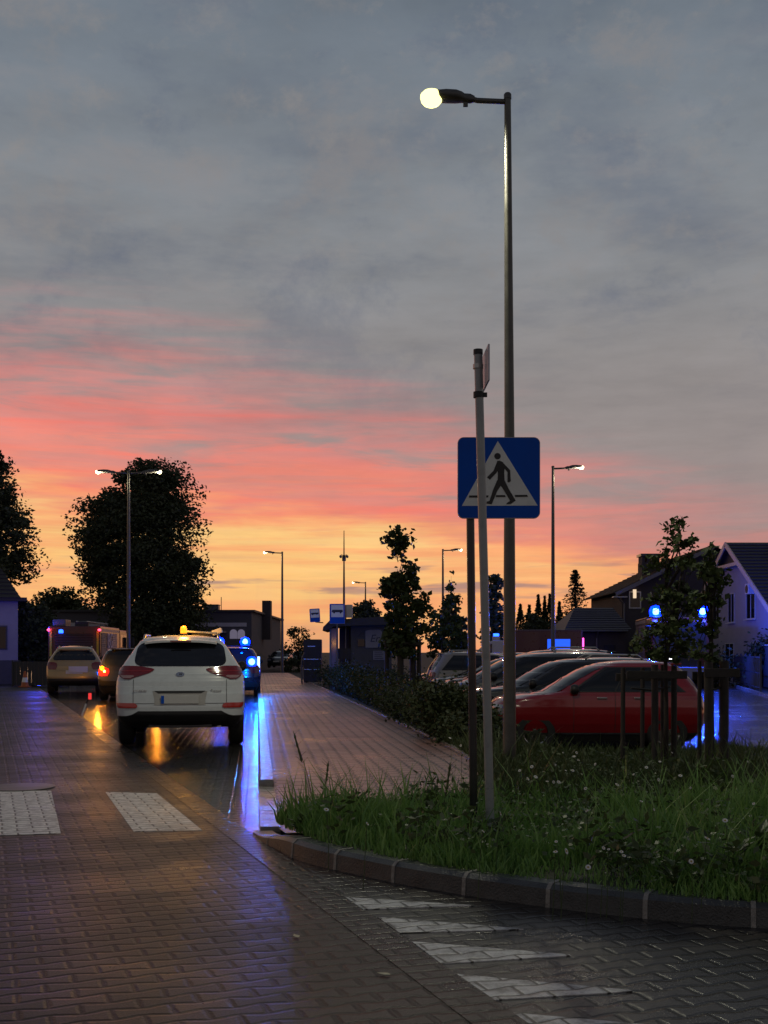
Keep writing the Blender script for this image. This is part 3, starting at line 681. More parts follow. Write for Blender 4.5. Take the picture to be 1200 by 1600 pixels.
# grass: one mass of blades
def grass(n, seed):
    rng = np.random.default_rng(seed); V = []; Fc = []
    ky = np.array([b for _, b in KB])[::-1]; kx = np.array([a for a, _ in KB])[::-1]
    cnt = 0; pos = []
    while cnt < n:
        Y = 5.0+13.2*rng.uniform(0, 1, 4000)**1.45
        half = .36*Y+.4; Xv = rng.uniform(-1.2, 1, 4000)*0+rng.uniform(-.12, .37, 4000)*Y
        xl = np.where(Y < 8.7, np.interp(Y, ky, kx)+.15, np.interp(Y, [a for a, _ in FR], [b_ for _, b_ in FR])+.02)
        ok = (Xv > xl) & (Xv < 9)
        pos.append(np.stack([Xv[ok], Y[ok]], 1)); cnt += ok.sum()
    pos = np.concatenate(pos)[:n]
    # tussocks
    ph = np.sin(pos[:, 0]*3.1+1.3*np.sin(pos[:, 1]*2.2))*np.cos(pos[:, 1]*2.7+pos[:, 0])
    keep = rng.uniform(0, 1, n) < np.clip(.55+.6*ph, .12, 1); pos = pos[keep]; ph = ph[keep]; m_ = len(pos)
    zb = np.array([vz(a, b_) for a, b_ in pos])
    dk = np.minimum(1, np.maximum(.0, (pos[:, 1]-np.interp(pos[:, 0], [a for a, _ in KB], [b_ for _, b_ in KB]))/.7))
    h = rng.uniform(.04, .20, m_)*(1+.45*ph)*(.35+.65*dk)*np.where(rng.uniform(0, 1, m_) < .05, 2.1, 1)
    h *= np.where(pos[:, 1] > 12, .85, 1)
    wd = rng.uniform(.0025, .0085, m_)*(1+.10*np.maximum(0, pos[:, 1]-7)); an = rng.uniform(0, 2*PI, m_); ln = rng.uniform(.1, .75, m_)*h; la = rng.uniform(0, 2*PI, m_)
    d = np.stack([np.cos(an), np.sin(an), 0*an], 1); l = np.stack([np.cos(la), np.sin(la), 0*la], 1)
    p0 = np.stack([pos[:, 0], pos[:, 1], zb-.01], 1); up = np.array([0, 0, 1.])
    p1 = p0+up*(h*.55)[:, None]+l*(ln*.28)[:, None]; p2 = p0+up*h[:, None]+l*ln[:, None]
    w_ = wd[:, None]
    back = (pos[:, 1]+.55*ph+rng.normal(0, .35, m_)) > 9.6+.12*pos[:, 0]  # far blades take the colour dimmed for weaker light, near ones the bright
    V = np.stack([p0-d*w_, p0+d*w_, p1+d*w_*.8, p1-d*w_*.8, p2+d*w_*.12, p2-d*w_*.12], 1)
    out = []
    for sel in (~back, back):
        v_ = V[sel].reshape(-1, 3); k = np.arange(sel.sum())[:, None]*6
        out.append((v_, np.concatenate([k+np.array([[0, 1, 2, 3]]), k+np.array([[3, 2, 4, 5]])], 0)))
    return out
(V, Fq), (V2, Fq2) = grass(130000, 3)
o = np_mesh('dimmed_grass', V2, Fq2, M['dim_grass']); tag(o, 'rough verge growth up to the parked cars, coloured dimmer than the lit front grass', 'dimmed_grass', kind='stuff')
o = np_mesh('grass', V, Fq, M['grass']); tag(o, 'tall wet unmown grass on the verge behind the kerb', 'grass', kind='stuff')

# low broad leaved weeds and clover between the blades
rng = np.random.default_rng(21); pts = []
for k in range(420):
    Y = 5.6+11.5*rng.uniform(0, 1)**1.5; xx = rng.uniform(-.12, .37)*Y
    xl = float(np.interp(Y, [b_ for _, b_ in KB][::-1], [a for a, _ in KB][::-1]))+.2 if Y < 8.95 else Fx(Y)+.05
    if xx < xl: continue
    z0 = vz(xx, Y); q = rng.normal(size=(26, 3))*np.array([.10, .10, .035])+np.array([xx, Y, z0+rng.uniform(.05, .17)]); pts.append(q)
wp = []
for k in range(150):
    Y = 5.7+9*rng.uniform(0, 1)**1.6; xx = rng.uniform(-.1, .36)*Y
    xl = float(np.interp(Y, [b_ for _, b_ in KB][::-1], [a for a, _ in KB][::-1]))+.22 if Y < 8.7 else Fx(Y)+.1
    if xx < xl: continue
    hh = rng.uniform(.08, .34); n_ = int(20+60*hh); z0 = vz(xx, Y)
    wp.append(np.stack([xx+rng.normal(0, .05+.06*hh, n_), Y+rng.normal(0, .06, n_), z0+.03+hh*rng.uniform(0, 1, n_)], 1))
o = leaf_cloud('tall_weeds', np.concatenate(wp), .07, M['leaf_young'], None, .45, .2); tag(o, 'taller leafy weeds scattered among the verge grass', 'weeds', kind='stuff')
o = leaf_cloud('clover', np.concatenate(pts), .035, M['weed'], None, .9, 1.6); tag(o, 'low clover and broad leaved weeds between the verge grass', 'ground cover', kind='stuff')

# daisies, docks and stalks
def daisy_mesh():
    b = MB()
    for k in range(14):
        a = 2*PI*k/14
        c, s_ = math.cos(a), math.sin(a); r0, r1 = .004, .0165
        q = .0032
        b.add([(c*r0-s_*q*.5, s_*r0+c*q*.5, 0), (c*r1*.8-s_*q, s_*r1*.8+c*q, .003), (c*r1, s_*r1, -.001), (c*r1*.8+s_*q, s_*r1*.8-c*q, .003), (c*r0+s_*q*.5, s_*r0-c*q*.5, 0)], [(0, 1, 2, 3, 4)])
    return b
dz = thing('daisy', 'white ox eye daisy standing in the verge grass', 'flower', (0, 0, 0), 0, 'daisies scattered through the verge grass')
o = daisy_mesh().build('petals', M['petal'], dz); o.location = (0, 0, .36); o.rotation_euler = (.85, .1, 0)
o2 = MB().lathe([(0, -.002), (.0055, 0), (.005, .003), (0, .004)], (0, 0, 0), n=10).build('flower_centre', M['pollen'], o, sm=True)
MB().tube([(0, .03, 0), (.005, .02, .2), (0, .003, .357)], [.0022, .002, .0018], 5).build('stem', M['stem'], dz)
first = True
for px, py in ((831, 1198), (837, 1214), (825, 1217), (850, 1206), (868, 1195), (884, 1204), (895, 1204), (897, 1182), (901, 1176), (904, 1188), (930, 1194), (873, 1222), (865, 1222), (855, 1221), (1031, 1190), (1010, 1199), (1029, 1218), (1063, 1212), (1079, 1231), (1022, 1265), (1002, 1252), (917, 1267), (869, 1315), (868, 1331), (885, 1330), (943, 1325), (951, 1327), (971, 1331), (975, 1337), (919, 1355), (1080, 1346), (1145, 1213), (1178, 1256), (1105, 1310), (1133, 1282), (915, 1232), (964, 1226), (720, 1165), (703, 1153), (510, 1265), (574, 1287), (782, 1271), (755, 1299), (1168, 1190), (1050, 1176), (880, 1176), (812, 1204), (990, 1210)):
    Y = 10.0
    for it in range(12):
        xx = X(px, Y); Y = F*(EYE-(vz(xx, Y)+.36))/(py-HZ); Y = min(17.5, max(5.9, Y))
    xx = X(px, Y); loc = (xx, Y, Z(py, Y)-.36); rz = random.uniform(-1.2, 1.2)
    if first: dz.location = loc; dz.rotation_euler = (0, 0, rz); first = False
    else:
        r_ = dup(dz, loc, rz); s_ = random.uniform(.5, 1.1)
        for ch in r_.children:
            if ch.name.startswith('petals'): ch.scale = (s_, s_, s_); ch.rotation_euler = (random.uniform(.1, 1.3), random.uniform(-.7, .7), 0)
def weed(label, px, py, zb, n, sz, h, group=None):
    p = G(px, py, zb); t_ = thing('dock_plant', label, 'plant', p, 0, group)
    b = MB()
    for k in range(n):
        a = random.uniform(0, 2*PI); l = sz*random.uniform(.6, 1.2); e = random.uniform(.3, 1.1); hz = h*random.uniform(.1, 1)
        d = Vector((math.cos(a), math.sin(a), 0)); sd = Vector((-d.y, d.x, 0)); o_ = d*.03*random.random()+Vector((0, 0, hz))
        t1 = o_+d*l*.5*math.cos(e)+Vector((0, 0, l*.5*math.sin(e))); t2 = o_+d*l*math.cos(e*.7)+Vector((0, 0, l*.75*math.sin(e)))
        wv = sd*l*.22
        b.add([o_, t1+wv, t2, t1-wv, t1+Vector((0, 0, -.01))], [(0, 4, 1), (1, 4, 2), (2, 4, 3), (3, 4, 0)])
    b.build('leaves', M['weed'], t_, fix=False)
    MB().tube([(0, 0, 0), (.01, 0, h)], [.006, .003], 6).build('stem', M['stem'], t_)
weed('leafy dock beside the kerb near the right border', 1150, 1388, .115, 34, .11, .22)
weed('broad leafy weed on the kerb edge right of the pole', 1052, 1392, .115, 28, .09, .16)
weed('pale leafy weed at the right border above the kerb', 1188, 1372, .115, 30, .12, .26)
weed('small leafy weed at the tip of the verge', 470, 1300, .115, 22, .08, .1)
weed('leafy weed in the grass left of the white pole', 610, 1310, .115, 24, .1, .14)
def stalk(label, px, py, zb, h, lean):
    p = G(px, py, zb); t_ = thing('weed_stalk', label, 'plant', p); b = MB()
    top = Vector((lean, .02, h)); b.tube([(0, 0, 0), (lean*.4, 0, h*.5), top], [.004, .003, .0015], 5)
    for k in range(7):
        f = random.uniform(.45, 1); q = Vector((lean*f, 0, h*f)); a = random.choice((-1, 1))
        b.tube([q, q+Vector((a*.05, random.uniform(-.03, .03), .05))], [.002, .001], 4)
    b.build('stalk', M['bark'], t_)
    pts = [(lean*f+random.gauss(0, .016), random.gauss(0, .014), h*f+random.gauss(0, .012)) for f in [random.uniform(.5, 1.02) for _ in range(64)]]
    b = MB(); b.tube([(lean*f, 0, h*f) for f in np.linspace(.62, 1.03, 12)], [.003+.008*abs(math.sin(q*1.9)) for q in range(11)]+[.002], 6); b.build('seed_head', M['weed'], t_)
stalk('tall dry weed stalk leaning over the footpath corner', 492, 1265, .115, .62, -.17)
stalk('short dry weed stalk beside the tall leaning one', 505, 1270, .115, .4, .04)
stalk('dry weed stalk in the grass before the white pole', 690, 1300, .115, .48, .06)
for px, py, r_, lab in ((463, 1462, .4, 'pale fallen leaf lying on the road pavers'), (600, 1521, 1.1, 'yellowish fallen leaf beside the driveway edge')):
    p = G(px, py, .012); b = MB(); b.grid([[(-.004, -.03, 0), (0, -.032, .001), (.004, -.03, 0)], [(-.016, -.008, .001), (0, -.006, .003), (.016, -.01, .001)], [(-.012, .014, .0), (0, .016, .003), (.012, .012, 0)], [(-.002, .03, 0), (0, .034, .002), (.002, .03, 0)]])
    o = b.build('fallen_leaf', mat('fallen_leaf', (.42, .38, .22), .5)); o.location = p; o.rotation_euler = (0, 0, r_); tag(o, lab, 'leaf')

# ---------------------------------------------------------------- street lamps
def lamp(label, px, Y, zb, top_py, arms, r0=.07, r1=.036, lens='lens_far', power=60, col=(1, .85, .6), k=1.0, lean=0, lit=True, arm_len=.78, group='street lamps on tapered steel poles'):
    t_ = thing('street_lamp', label, 'street lamp', (X(px, Y), Y, zb), 0, group)
    h = Z(top_py, Y)-zb
    b = MB(); b.tube([(0, 0, -.1), (0, 0, h*.5), (lean, 0, h)], [r0, (r0+r1)/2, r1], 16); b.build('pole', M['galv_dull'], t_, sm=True, ang=40)
    b = MB(); b.lathe([(r0*1.35, -.02), (r0*1.35, .05), (r0*1.05, .09)], (0, 0, 0), n=16); b.build('base_collar', M['galv_dull'], t_, sm=True, ang=40)
    b = MB(); b.lathe([(r1*1.15, h-.02), (r1*1.15, h+.03), (r1*.8, h+.045)], (lean, 0, 0), n=14); b.build('pole_cap', M['housing'], t_, sm=True, ang=40)
    for sx in arms:
        A = arm_len*k
        b = MB(); b.tube([(lean, 0, h-.05), (lean+sx*A*.42, 0, h-.035), (lean+sx*A*.5, 0, h-.02)], [.024*k+.004]*3, 10)
        b.build('arm', M['galv_dull'], t_, sm=True)
        # luminaire: tapered housing with clamp and a glass bowl beneath its nose
        rows = []
        for x_, wd, hh, zc in ((.46, .03, .03, -.02), (.52, .045, .045, -.015), (.60, .05, .042, -.01), (.64, .075, .045, .0), (.72, .095, .052, .008), (.86, .10, .052, .012), (1.02, .095, .04, .012), (1.10, .06, .02, .01)):
            ring = [Vector((lean+sx*A*x_, wd*math.copysign(abs(math.cos(q))**.6, math.cos(q))*k, h+(zc+hh*math.copysign(abs(math.sin(q))**.7, math.sin(q)))*k)) for q in [2*PI*j/16 for j in range(17)]]
            rows.append(ring)
        b = MB(); b.grid(rows); hd = b.build('luminaire', M['housing'], t_, sm=True)
        b = MB(); b.lathe([(.0, -.125*k), (.045*k, -.118*k), (.085*k, -.093*k), (.112*k, -.055*k), (.122*k, -.005*k), (.118*k, .03*k), (.09*k, .065*k), (0, .075*k)], (0, 0, 0), n=20)
        ln = b.build('lamp_bowl', M[lens], hd, sm=True); q_ = 1.0 if lens == 'lens_main' else .62; ln.scale = (q_, q_, q_*.85); ln.location = (lean+sx*A*1.06, 0, h+.0*k)
        b = MB(); b.box((lean+sx*A*.585, 0, h-.075*k), (.05, .03, .05)); b.build('clamp', M['housing'], hd)
        if lit: light('lamp_light', (lean+sx*A*1.06, 0, h-.24*k), power, col, .09, t_, 168 if lens == 'lens_main' else None)
    return t_
lamp('tall near street lamp with one arm to the left, lit yellow, beside the crossing sign', 796, 12.5, .0, 152, (-1,), .075, .036, 'lens_main', 430, (1, .95, .70), 1.0, lean=-.02)
lamp('street lamp with two arms in front of the great round tree', 201, 39.4, 0, 737, (-1, 1), .075, .045, 'lens_far', 42, (1, .86, .55), 1.15, arm_len=.86)
lamp('parking lot lamp with its arm to the right, above the cypress row', 864, 38.5, -.25, 730, (1,), .08, .045, 'lens_far', 70, (1, .86, .6), 1.15)
lamp('street lamp with its arm to the left, beside the flat roofed building', 441, 74, 0, 863, (-1,), .10, .055, 'lens_far', 60, (1, .8, .5), 1.35)
lamp('lamp with its arm to the right, left of the white pole over the parked cars', 692, 72, -.25, 859, (1,), .10, .055, 'lens_far', 60, (1, .8, .5), 1.35)
lamp('smallest far lamp, peeping over the tree behind the shelter', 571, 109, 0, 910, (-1,), .11, .06, 'lens_far', 40, (1, .8, .5), 1.4)

# ---------------------------------------------------------------- signs
def rounded(w_, h_, r, n=6):
    out = []
    for cx, cy, a0 in ((w_/2-r, h_/2-r, 0), (-w_/2+r, h_/2-r, 90), (-w_/2+r, -h_/2+r, 180), (w_/2-r, -h_/2+r, 270)):
        for k in range(n+1):
            a = math.radians(a0+90*k/n); out.append((cx+r*math.cos(a), cy+r*math.sin(a)))
    return out
Ys = 8.44
cx_, cy_ = 779.5, 746.5; zc = Z(cy_, Ys); S = 129/F*Ys
t_ = thing('pedestrian_crossing_sign', 'square blue pedestrian crossing sign on a dark post', 'road sign', (X(738, 8.5), 8.5, .1))
bx = X(cx_, Ys)-t_.location.x; by = Ys-8.5; bz = zc-.1
f = lambda a, b_, d: (bx+a, by+d, bz+b_)
pan = MB().prism(rounded(S, S*.985, .045), f, 0, .022).build('sign_panel', M['sign_edge'], t_)
MB().prism(rounded(S*.985, S*.97, .042), f, -.002, -.0005).build('blue_face', M['sign_blue'], pan)
def sp(px, py): return ((px-178)/672*S-S/2, (1505-py)/665*S*.985-S*.985/2)
g2 = lambda pts: [sp(*q) for q in pts]
MB().prism(g2([(505, 872), (212, 1403), (829, 1400)]), f, -.004, -.0025).build('white_triangle', M['sign_white'], pan)
b = MB()
b.prism([(sp(502, 997)[0]+.0235*math.cos(2*PI*k/20), sp(502, 997)[1]+.0235*math.sin(2*PI*k/20)) for k in range(20)], f, -.006, -.0045)
for i, pg in enumerate(([(500, 1035), (520, 1033), (545, 1045), (562, 1070), (557, 1130), (560, 1200), (503, 1205), (505, 1130), (488, 1090)],
           [(545, 1048), (605, 1112), (610, 1200), (595, 1213), (583, 1205), (584, 1128), (548, 1085)],
           [(502, 1035), (520, 1075), (495, 1132), (440, 1190), (417, 1170), (470, 1115)],
           [(500, 1192), (545, 1212), (500, 1282), (455, 1390), (412, 1385), (415, 1368), (437, 1362), (465, 1275)],
           [(515, 1200), (560, 1193), (592, 1262), (650, 1360), (610, 1388), (573, 1390), (580, 1378), (605, 1362), (560, 1285), (525, 1230)],
           [(272, 1318), (430, 1318), (425, 1334), (270, 1335)], [(490, 1315), (562, 1315), (568, 1331), (490, 1331)], [(642, 1314), (742, 1313), (750, 1328), (648, 1330)])):
    b.prism(g2(pg), f, -.006-.0003*i, -.0045)
b.build('walking_figure', M['sign_black'], pan)
b = MB(); b.tube([(.012, 0, -.1), (-.02, 0, zc+S/2-.18)], .030, 14); b.build('post', M['dark_post'], t_, sm=True, ang=40)
MB().box((bx-.1, by+.035, bz+.15), (.3, .02, .03)).build('bracket', M['sign_edge'], t_); MB().box((bx-.1, by+.035, bz-.15), (.3, .02, .03)).build('bracket', M['sign_edge'], t_)

t_ = thing('street_name_sign', 'leaning grey pole with a small plate edge on, before the crossing sign', 'sign pole', (X(767, 8.0), 8.0, .1))
xo = X(747, 8.0)-t_.location.x; h = Z(548, 8.0)-.1
b = MB(); b.tube([(0, 0, -.1), (xo*.5, 0, h*.5), (xo, 0, h)], [.0305, .030, .0295], 16); b.build('post', M['post_grey'], t_, sm=True, ang=40)
b = MB(); b.tube([(xo, 0, h-.028), (xo, 0, h+.008)], [.033, .033], 14); b.build('post_cap', M['black'], t_, sm=True, ang=40)
pl_ = MB(); q0, q1 = X(764, 7.78)-t_.location.x, X(748, 8.42)-t_.location.x
zt, zb_ = Z(537, 7.78)-.1, Z(594, 7.78)-.1
dirv = Vector((q1-q0, .64, 0)); nv = Vector((dirv.y, -dirv.x, 0)).normalized()*.006
v = []
for sgn in (-1, 1):
    for (qq, yy) in ((q0, -.22), (q1, .42)):
        for zz in (zb_, zt): v.append(Vector((qq, yy, zz))+nv*sgn)
pl_.add(v, [(0, 1, 3, 2), (4, 6, 7, 5), (0, 2, 6, 4), (1, 5, 7, 3), (0, 4, 5, 1), (2, 3, 7, 6)])
pl_.build('name_plate', M['pale_panel'], t_, bevel=.002)
b = MB(); b.lathe([(.036, -.02), (.036, .02)], (xo*.97, 0, zb_-.05), n=16); b.box((xo*.97+.045, 0, zb_-.05), (.03, .02, .03)); b.build('clamp', M['black'], t_)
b = MB(); b.lathe([(.036, -.015), (.036, .015)], (xo, 0, zt-.1), n=16); b.build('clamp', M['galv'], t_)

def bus_glyph(b, f, s_, d):
    b.prism([(-.36*s_, -.06*s_), (.36*s_, -.06*s_), (.36*s_, .06*s_), (.32*s_, .10*s_), (-.30*s_, .10*s_), (-.36*s_, .03*s_)], f, d, d+.001)
    for cx in (-.2, .22): b.prism([(cx*s_+.065*s_*math.cos(2*PI*k/12), -.07*s_+.065*s_*math.sin(2*PI*k/12)) for k in range(12)], f, d-.0005, d+.001)
def bus_sign(label, px, py, wpx, hpx, Y, zb, tilt=0, post=True, post_px=None):
    t_ = thing('bus_stop_sign', label, 'bus stop sign', (X(post_px or px, Y), Y, zb))
    cx = X(px, Y)-t_.location.x; zc = Z(py, Y)-zb; w_, h_ = wpx/F*Y, hpx/F*Y
    ct, st_ = math.cos(tilt), math.sin(tilt)
    f = lambda a, b_, d: (cx+a*ct-b_*st_, d-.04, zc+a*st_+b_*ct)
    pn = MB().prism(rounded(w_, h_, .03, 3), f, 0, .03).build('sign_panel', M['sign_edge'], t_)
    MB().prism(rounded(w_*.98, h_*.98, .03, 3), f, -.003, -.001).build('blue_face', M['sign_blue'], pn)
    MB().prism([(-w_*.4, -h_*.17), (w_*.4, -h_*.17), (w_*.4, h_*.44), (-w_*.4, h_*.44)], f, -.006, -.0035).build('white_field', M['sign_white'], pn)
    b = MB(); f2 = lambda a, b_, d: f(a, b_+h_*.12, d); bus_glyph(b, f2, w_, -.0085); b.build('bus_symbol', M['sign_black'], pn)
    if post:
        MB().tube([(0, 0, -.1), (0, 0, zc+h_/2-.05)], .032, 12).build('post', M['galv_dull'], t_, sm=True, ang=40)
    else:
        MB().tube([(cx+.02, 0, zc-h_*.5), (X(505, Y)-X(px, Y)+cx, .05, Z(973, Y)-zb)], .02, 8).build('arm', M['galv_dull'], t_, sm=True)
    return t_
bus_sign('bus stop sign upright on its post before the shelter', 527, 959, 24, 31, 43, .1)
bus_sign('smaller tilted bus stop sign on an arm off the shelter roof', 492, 961.5, 16, 21, 44.5, .1, .06, False)
t_ = thing('timetable_panel', 'narrow pale panel seen edge on behind the upright bus stop sign', 'panel', (X(546, 44), 44, .1))
b = MB(); b.box((0, 0, Z(955, 44)-.1), (.24, .08, .5)); b.build('panel', M['pale_panel'], t_, bevel=.01); MB().tube([(-.14, 0, -.1), (-.14, 0, Z(945, 44)-.1)], .025, 8).build('post', M['galv_dull'], t_)
t_ = thing('camera_mast', 'thin dark mast with surveillance cameras behind the bus stop sign', 'mast', (X(537.5, 60), 60, 0))
h = Z(829, 60); b = MB(); b.tube([(0, 0, -.3), (0, 0, h*.6), (0, 0, h)], [.075, .055, .02], 10); b.build('mast', M['dark_post'], t_, sm=True, ang=40)
for sx in (-1, 1):
    b = MB(); b.tube([(0, 0, Z(868, 60)), (sx*.16, -.05, Z(867, 60))], .02, 6); b.lathe([(.0, -.16), (.07, -.15), (.07, .1), (.03, .16)], (sx*.17, -.1, Z(870, 60)), 'Y', 12); b.build('camera_unit', M['housing'], t_, sm=True, ang=40)
b = MB(); b.lathe([(.1, -.12), (.1, .12), (.06, .16)], (0, 0, Z(873, 60)), n=12); b.build('junction_box', M['housing'], t_, sm=True, ang=40)
# ---------------------------------------------------------------- cars
PX = 2.7
def cap_d(y, w, D): return D*(1-max(0, 1-min(1, abs(y)/w)**PX)**(1/PX))
class Shape:
    """car skin as horizontal slices: half width, rear x and nose x by height; local +x is forwards, x=0 at the tail"""
    def __init__(s, tab, Dr=.34, Df=.62, sc=(1, 1, 1)):
        tab = sorted(tab); s.Dr, s.Df = Dr*sc[0], Df*sc[0]
        zs = np.array([q[0] for q in tab])*sc[2]
        z = np.unique(np.concatenate([np.linspace(zs[0], zs[-1], 46), zs]))
        c = [np.interp(z, zs, np.array([q[i] for q in tab])*sc[1 if i == 1 else 0]) for i in (1, 2, 3)]
        for i in range(3):
            for _ in range(2):
                e = c[i].copy(); e[1:-1] = (c[i][:-2]+2*c[i][1:-1]+c[i][2:])/4; c[i] = e
        s.z = z; s.w, s.r, s.f = c
    def at(s, z): return float(np.interp(z, s.z, s.w)), float(np.interp(z, s.z, s.r)), float(np.interp(z, s.z, s.f))
    def ring(s, z, off=0):
        w, r, f = s.at(z); w += off; r -= off; f += off
        Dr = min(s.Dr, (f-r)*.3); Df = min(s.Df, (f-r)*.42)
        pts = []
        N = 15
        for k in range(N+1):                       # tail from left (+y) to right (-y)
            a = PI/2-PI*k/N; y = w*math.copysign(abs(math.sin(a))**(2/PX), math.sin(a))
            pts.append((r+cap_d(y, w, Dr), y, z))
        for k in range(1, 13): pts.append((r+Dr+(f-Df-r-Dr)*k/13, -w, z))
        for k in range(N+1):
            a = -PI/2+PI*k/N; y = w*math.copysign(abs(math.sin(a))**(2/PX), math.sin(a))
            pts.append((f-cap_d(y, w, Df), y, z))
        for k in range(1, 13): pts.append((f-Df+(r+Dr-f+Df)*k/13, w, z))
        return pts
    def skin(s, z0, z1, off=0):
        zz = [z0]+[q for q in s.z if z0+.004 < q < z1-.004]+[z1]
        b = MB(); rs = [s.ring(q, off) for q in zz]; n = len(rs[0])
        vs = [p for r in rs for p in r]
        fs = [(i*n+j, i*n+(j+1) % n, (i+1)*n+(j+1) % n, (i+1)*n+j) for i in range(len(rs)-1) for j in range(n)]
        fs += [tuple(range(n-1, -1, -1)), tuple((len(rs)-1)*n+j for j in range(n))]
        return b.add(vs, fs)
    def end_pt(s, y, z, front, off=.006):
        w, r, f = s.at(z)
        Dr = min(s.Dr, (f-r)*.3); Df = min(s.Df, (f-r)*.42)
        y = max(-w*.999, min(w*.999, y))
        return (f-cap_d(y, w, Df)+off, y*(1+off/w), z) if front else (r+cap_d(y, w, Dr)-off, y*(1+off/w), z)
    def side_pt(s, x, z, sg, off=.006):
        w, r, f = s.at(z)
        Dr = min(s.Dr, (f-r)*.3); Df = min(s.Df, (f-r)*.42); d = 1e9
        if x-r < Dr: d = 1-max(0, x-r)/Dr
        elif f-x < Df: d = 1-max(0, f-x)/Df
        y = w if d > 1 else w*max(0, 1-d**PX)**(1/PX)
        return (x, sg*(y+off), z)
    def end_patch(s, rows, front=False, off=.006, n=14, b=None):
        b = b or MB()
        return b.grid([[s.end_pt(ya+(yb-ya)*k/n, z, front, off) for k in range(n+1)] for z, ya, yb in rows])
    def side_patch(s, rows, sg, off=.006, n=10, b=None):
        b = b or MB()
        return b.grid([[s.side_pt(xa+(xb-xa)*k/n, z, sg, off) for k in range(n+1)] for z, xa, xb in rows])
def rows_of(tab, n=12):
    """resample (z, a, b) rows smoothly"""
    tab = sorted(tab); zs = [q[0] for q in tab]
    return [(z, float(np.interp(z, zs, [q[1] for q in tab])), float(np.interp(z, zs, [q[2] for q in tab]))) for z in np.linspace(zs[0], zs[-1], n)]
def cut(o, axles, R, W):
    mods = []
    for ax in axles:
        for sg in (-1, 1):
            b = MB(); b.lathe([(R, sg*(W*.5-.34)), (R, sg*(W*.5+.25))], (ax, 0, R-.06), 'Y', 28)
            k = b.build('cutter', M['black']); m = o.modifiers.new('arch', 'BOOLEAN'); m.operation = 'DIFFERENCE'; m.object = k; m.solver = 'EXACT'; mods.append(k)
    bpy.context.view_layer.update()
    me = bpy.data.meshes.new_from_object(o.evaluated_get(bpy.context.evaluated_depsgraph_get()))
    o.modifiers.clear(); old = o.data; o.data = me; me.name = old.name
    bpy.data.meshes.remove(old)
    for k in mods: bpy.data.objects.remove(k)
    me.set_sharp_from_angle(angle=math.radians(38))
def wheel(parent, x, y, R, wd, sg, rim):
    b = MB(); b.lathe([(R*.62, -wd*.5), (R*.9, -wd*.5), (R*.98, -wd*.38), (R, -wd*.2), (R, wd*.2), (R*.98, wd*.38), (R*.9, wd*.5), (R*.62, wd*.5)], (0, 0, 0), 'Y', 32, close=True)
    o = b.build('wheel', M['rubber'], parent, sm=True, ang=35); o.location = (x, y, R)
    b = MB(); yo = sg*wd*.34
    b.lathe([(R*.64, yo-sg*.06), (R*.66, yo), (R*.60, yo+sg*.012), (R*.57, yo-sg*.03)], (0, 0, 0), 'Y', 28)
    b.lathe([(R*.16, yo-.02), (R*.16, yo+.02)], (0, 0, 0), 'Y', 12)
    for k in range(5):
        a = 2*PI*k/5
        for da in (-.12, .12):
            c = Vector((math.cos(a+da), 0, math.sin(a+da)))*R*.36; c.y = yo-sg*.006
            b.box(c, (R*.5, .02, R*.10), Matrix.Rotation(-(a+da), 3, 'Y'))
    b.build('rim', rim, o)
def paint(name, col, rough=.28, metal=.0, dirt=.0):
    return mat(name, col, rough, metal, var=.05, scale=3, coat=.8, dirt=dirt)
TAIL = mat('tail_lamp_red', (.16, .006, .008), .12, coat=1, var=.1)
HEADL = mat('head_lamp_clear', (.32, .33, .34), .1, metal=.5, coat=1)
PLATE = mat('number_plate', (.55, .55, .52), .4, var=.04)
CLAD = mat('dark_cladding', (.018, .018, .018), .55)
SUV = [(.30, .78, .22, 4.22), (.38, .86, .08, 4.38), (.48, .90, .00, 4.46), (.62, .922, .00, 4.48), (.80, .926, .03, 4.46), (.90, .925, .06, 4.40), (.98, .918, .075, 4.15), (1.03, .905, .09, 3.72), (1.08, .892, .11, 3.34),
       (1.20, .845, .17, 3.12), (1.35, .745, .285, 2.86), (1.48, .66, .385, 2.63), (1.56, .60, .42, 2.43), (1.605, .54, .50, 2.2), (1.63, .43, .72, 1.85), (1.645, .26, .95, 1.6)]
HATCH = [(.18, .72, .25, 3.85), (.30, .80, .10, 3.98), (.45, .85, .02, 4.04), (.60, .87, .0, 4.06), (.75, .872, .02, 4.03), (.86, .865, .05, 3.86), (.93, .85, .08, 3.40), (.97, .84, .10, 3.02), (1.08, .80, .17, 2.80), (1.2, .735, .28, 2.57), (1.32, .675, .41, 2.30), (1.39, .63, .50, 2.10), (1.43, .58, .60, 1.94), (1.455, .48, .80, 1.75), (1.47, .28, 1.05, 1.55)]
MPV = [(.2, .75, .22, 4.05), (.32, .83, .08, 4.2), (.48, .88, .01, 4.27), (.65, .90, .0, 4.28), (.82, .90, .02, 4.22), (.95, .89, .04, 3.95), (1.01, .875, .06, 3.66), (1.08, .85, .09, 3.42), (1.3, .79, .14, 3.04), (1.45, .73, .19, 2.74), (1.55, .67, .25, 2.48), (1.60, .60, .32, 2.25), (1.635, .46, .6, 1.8), (1.65, .25, .9, 1.5)]
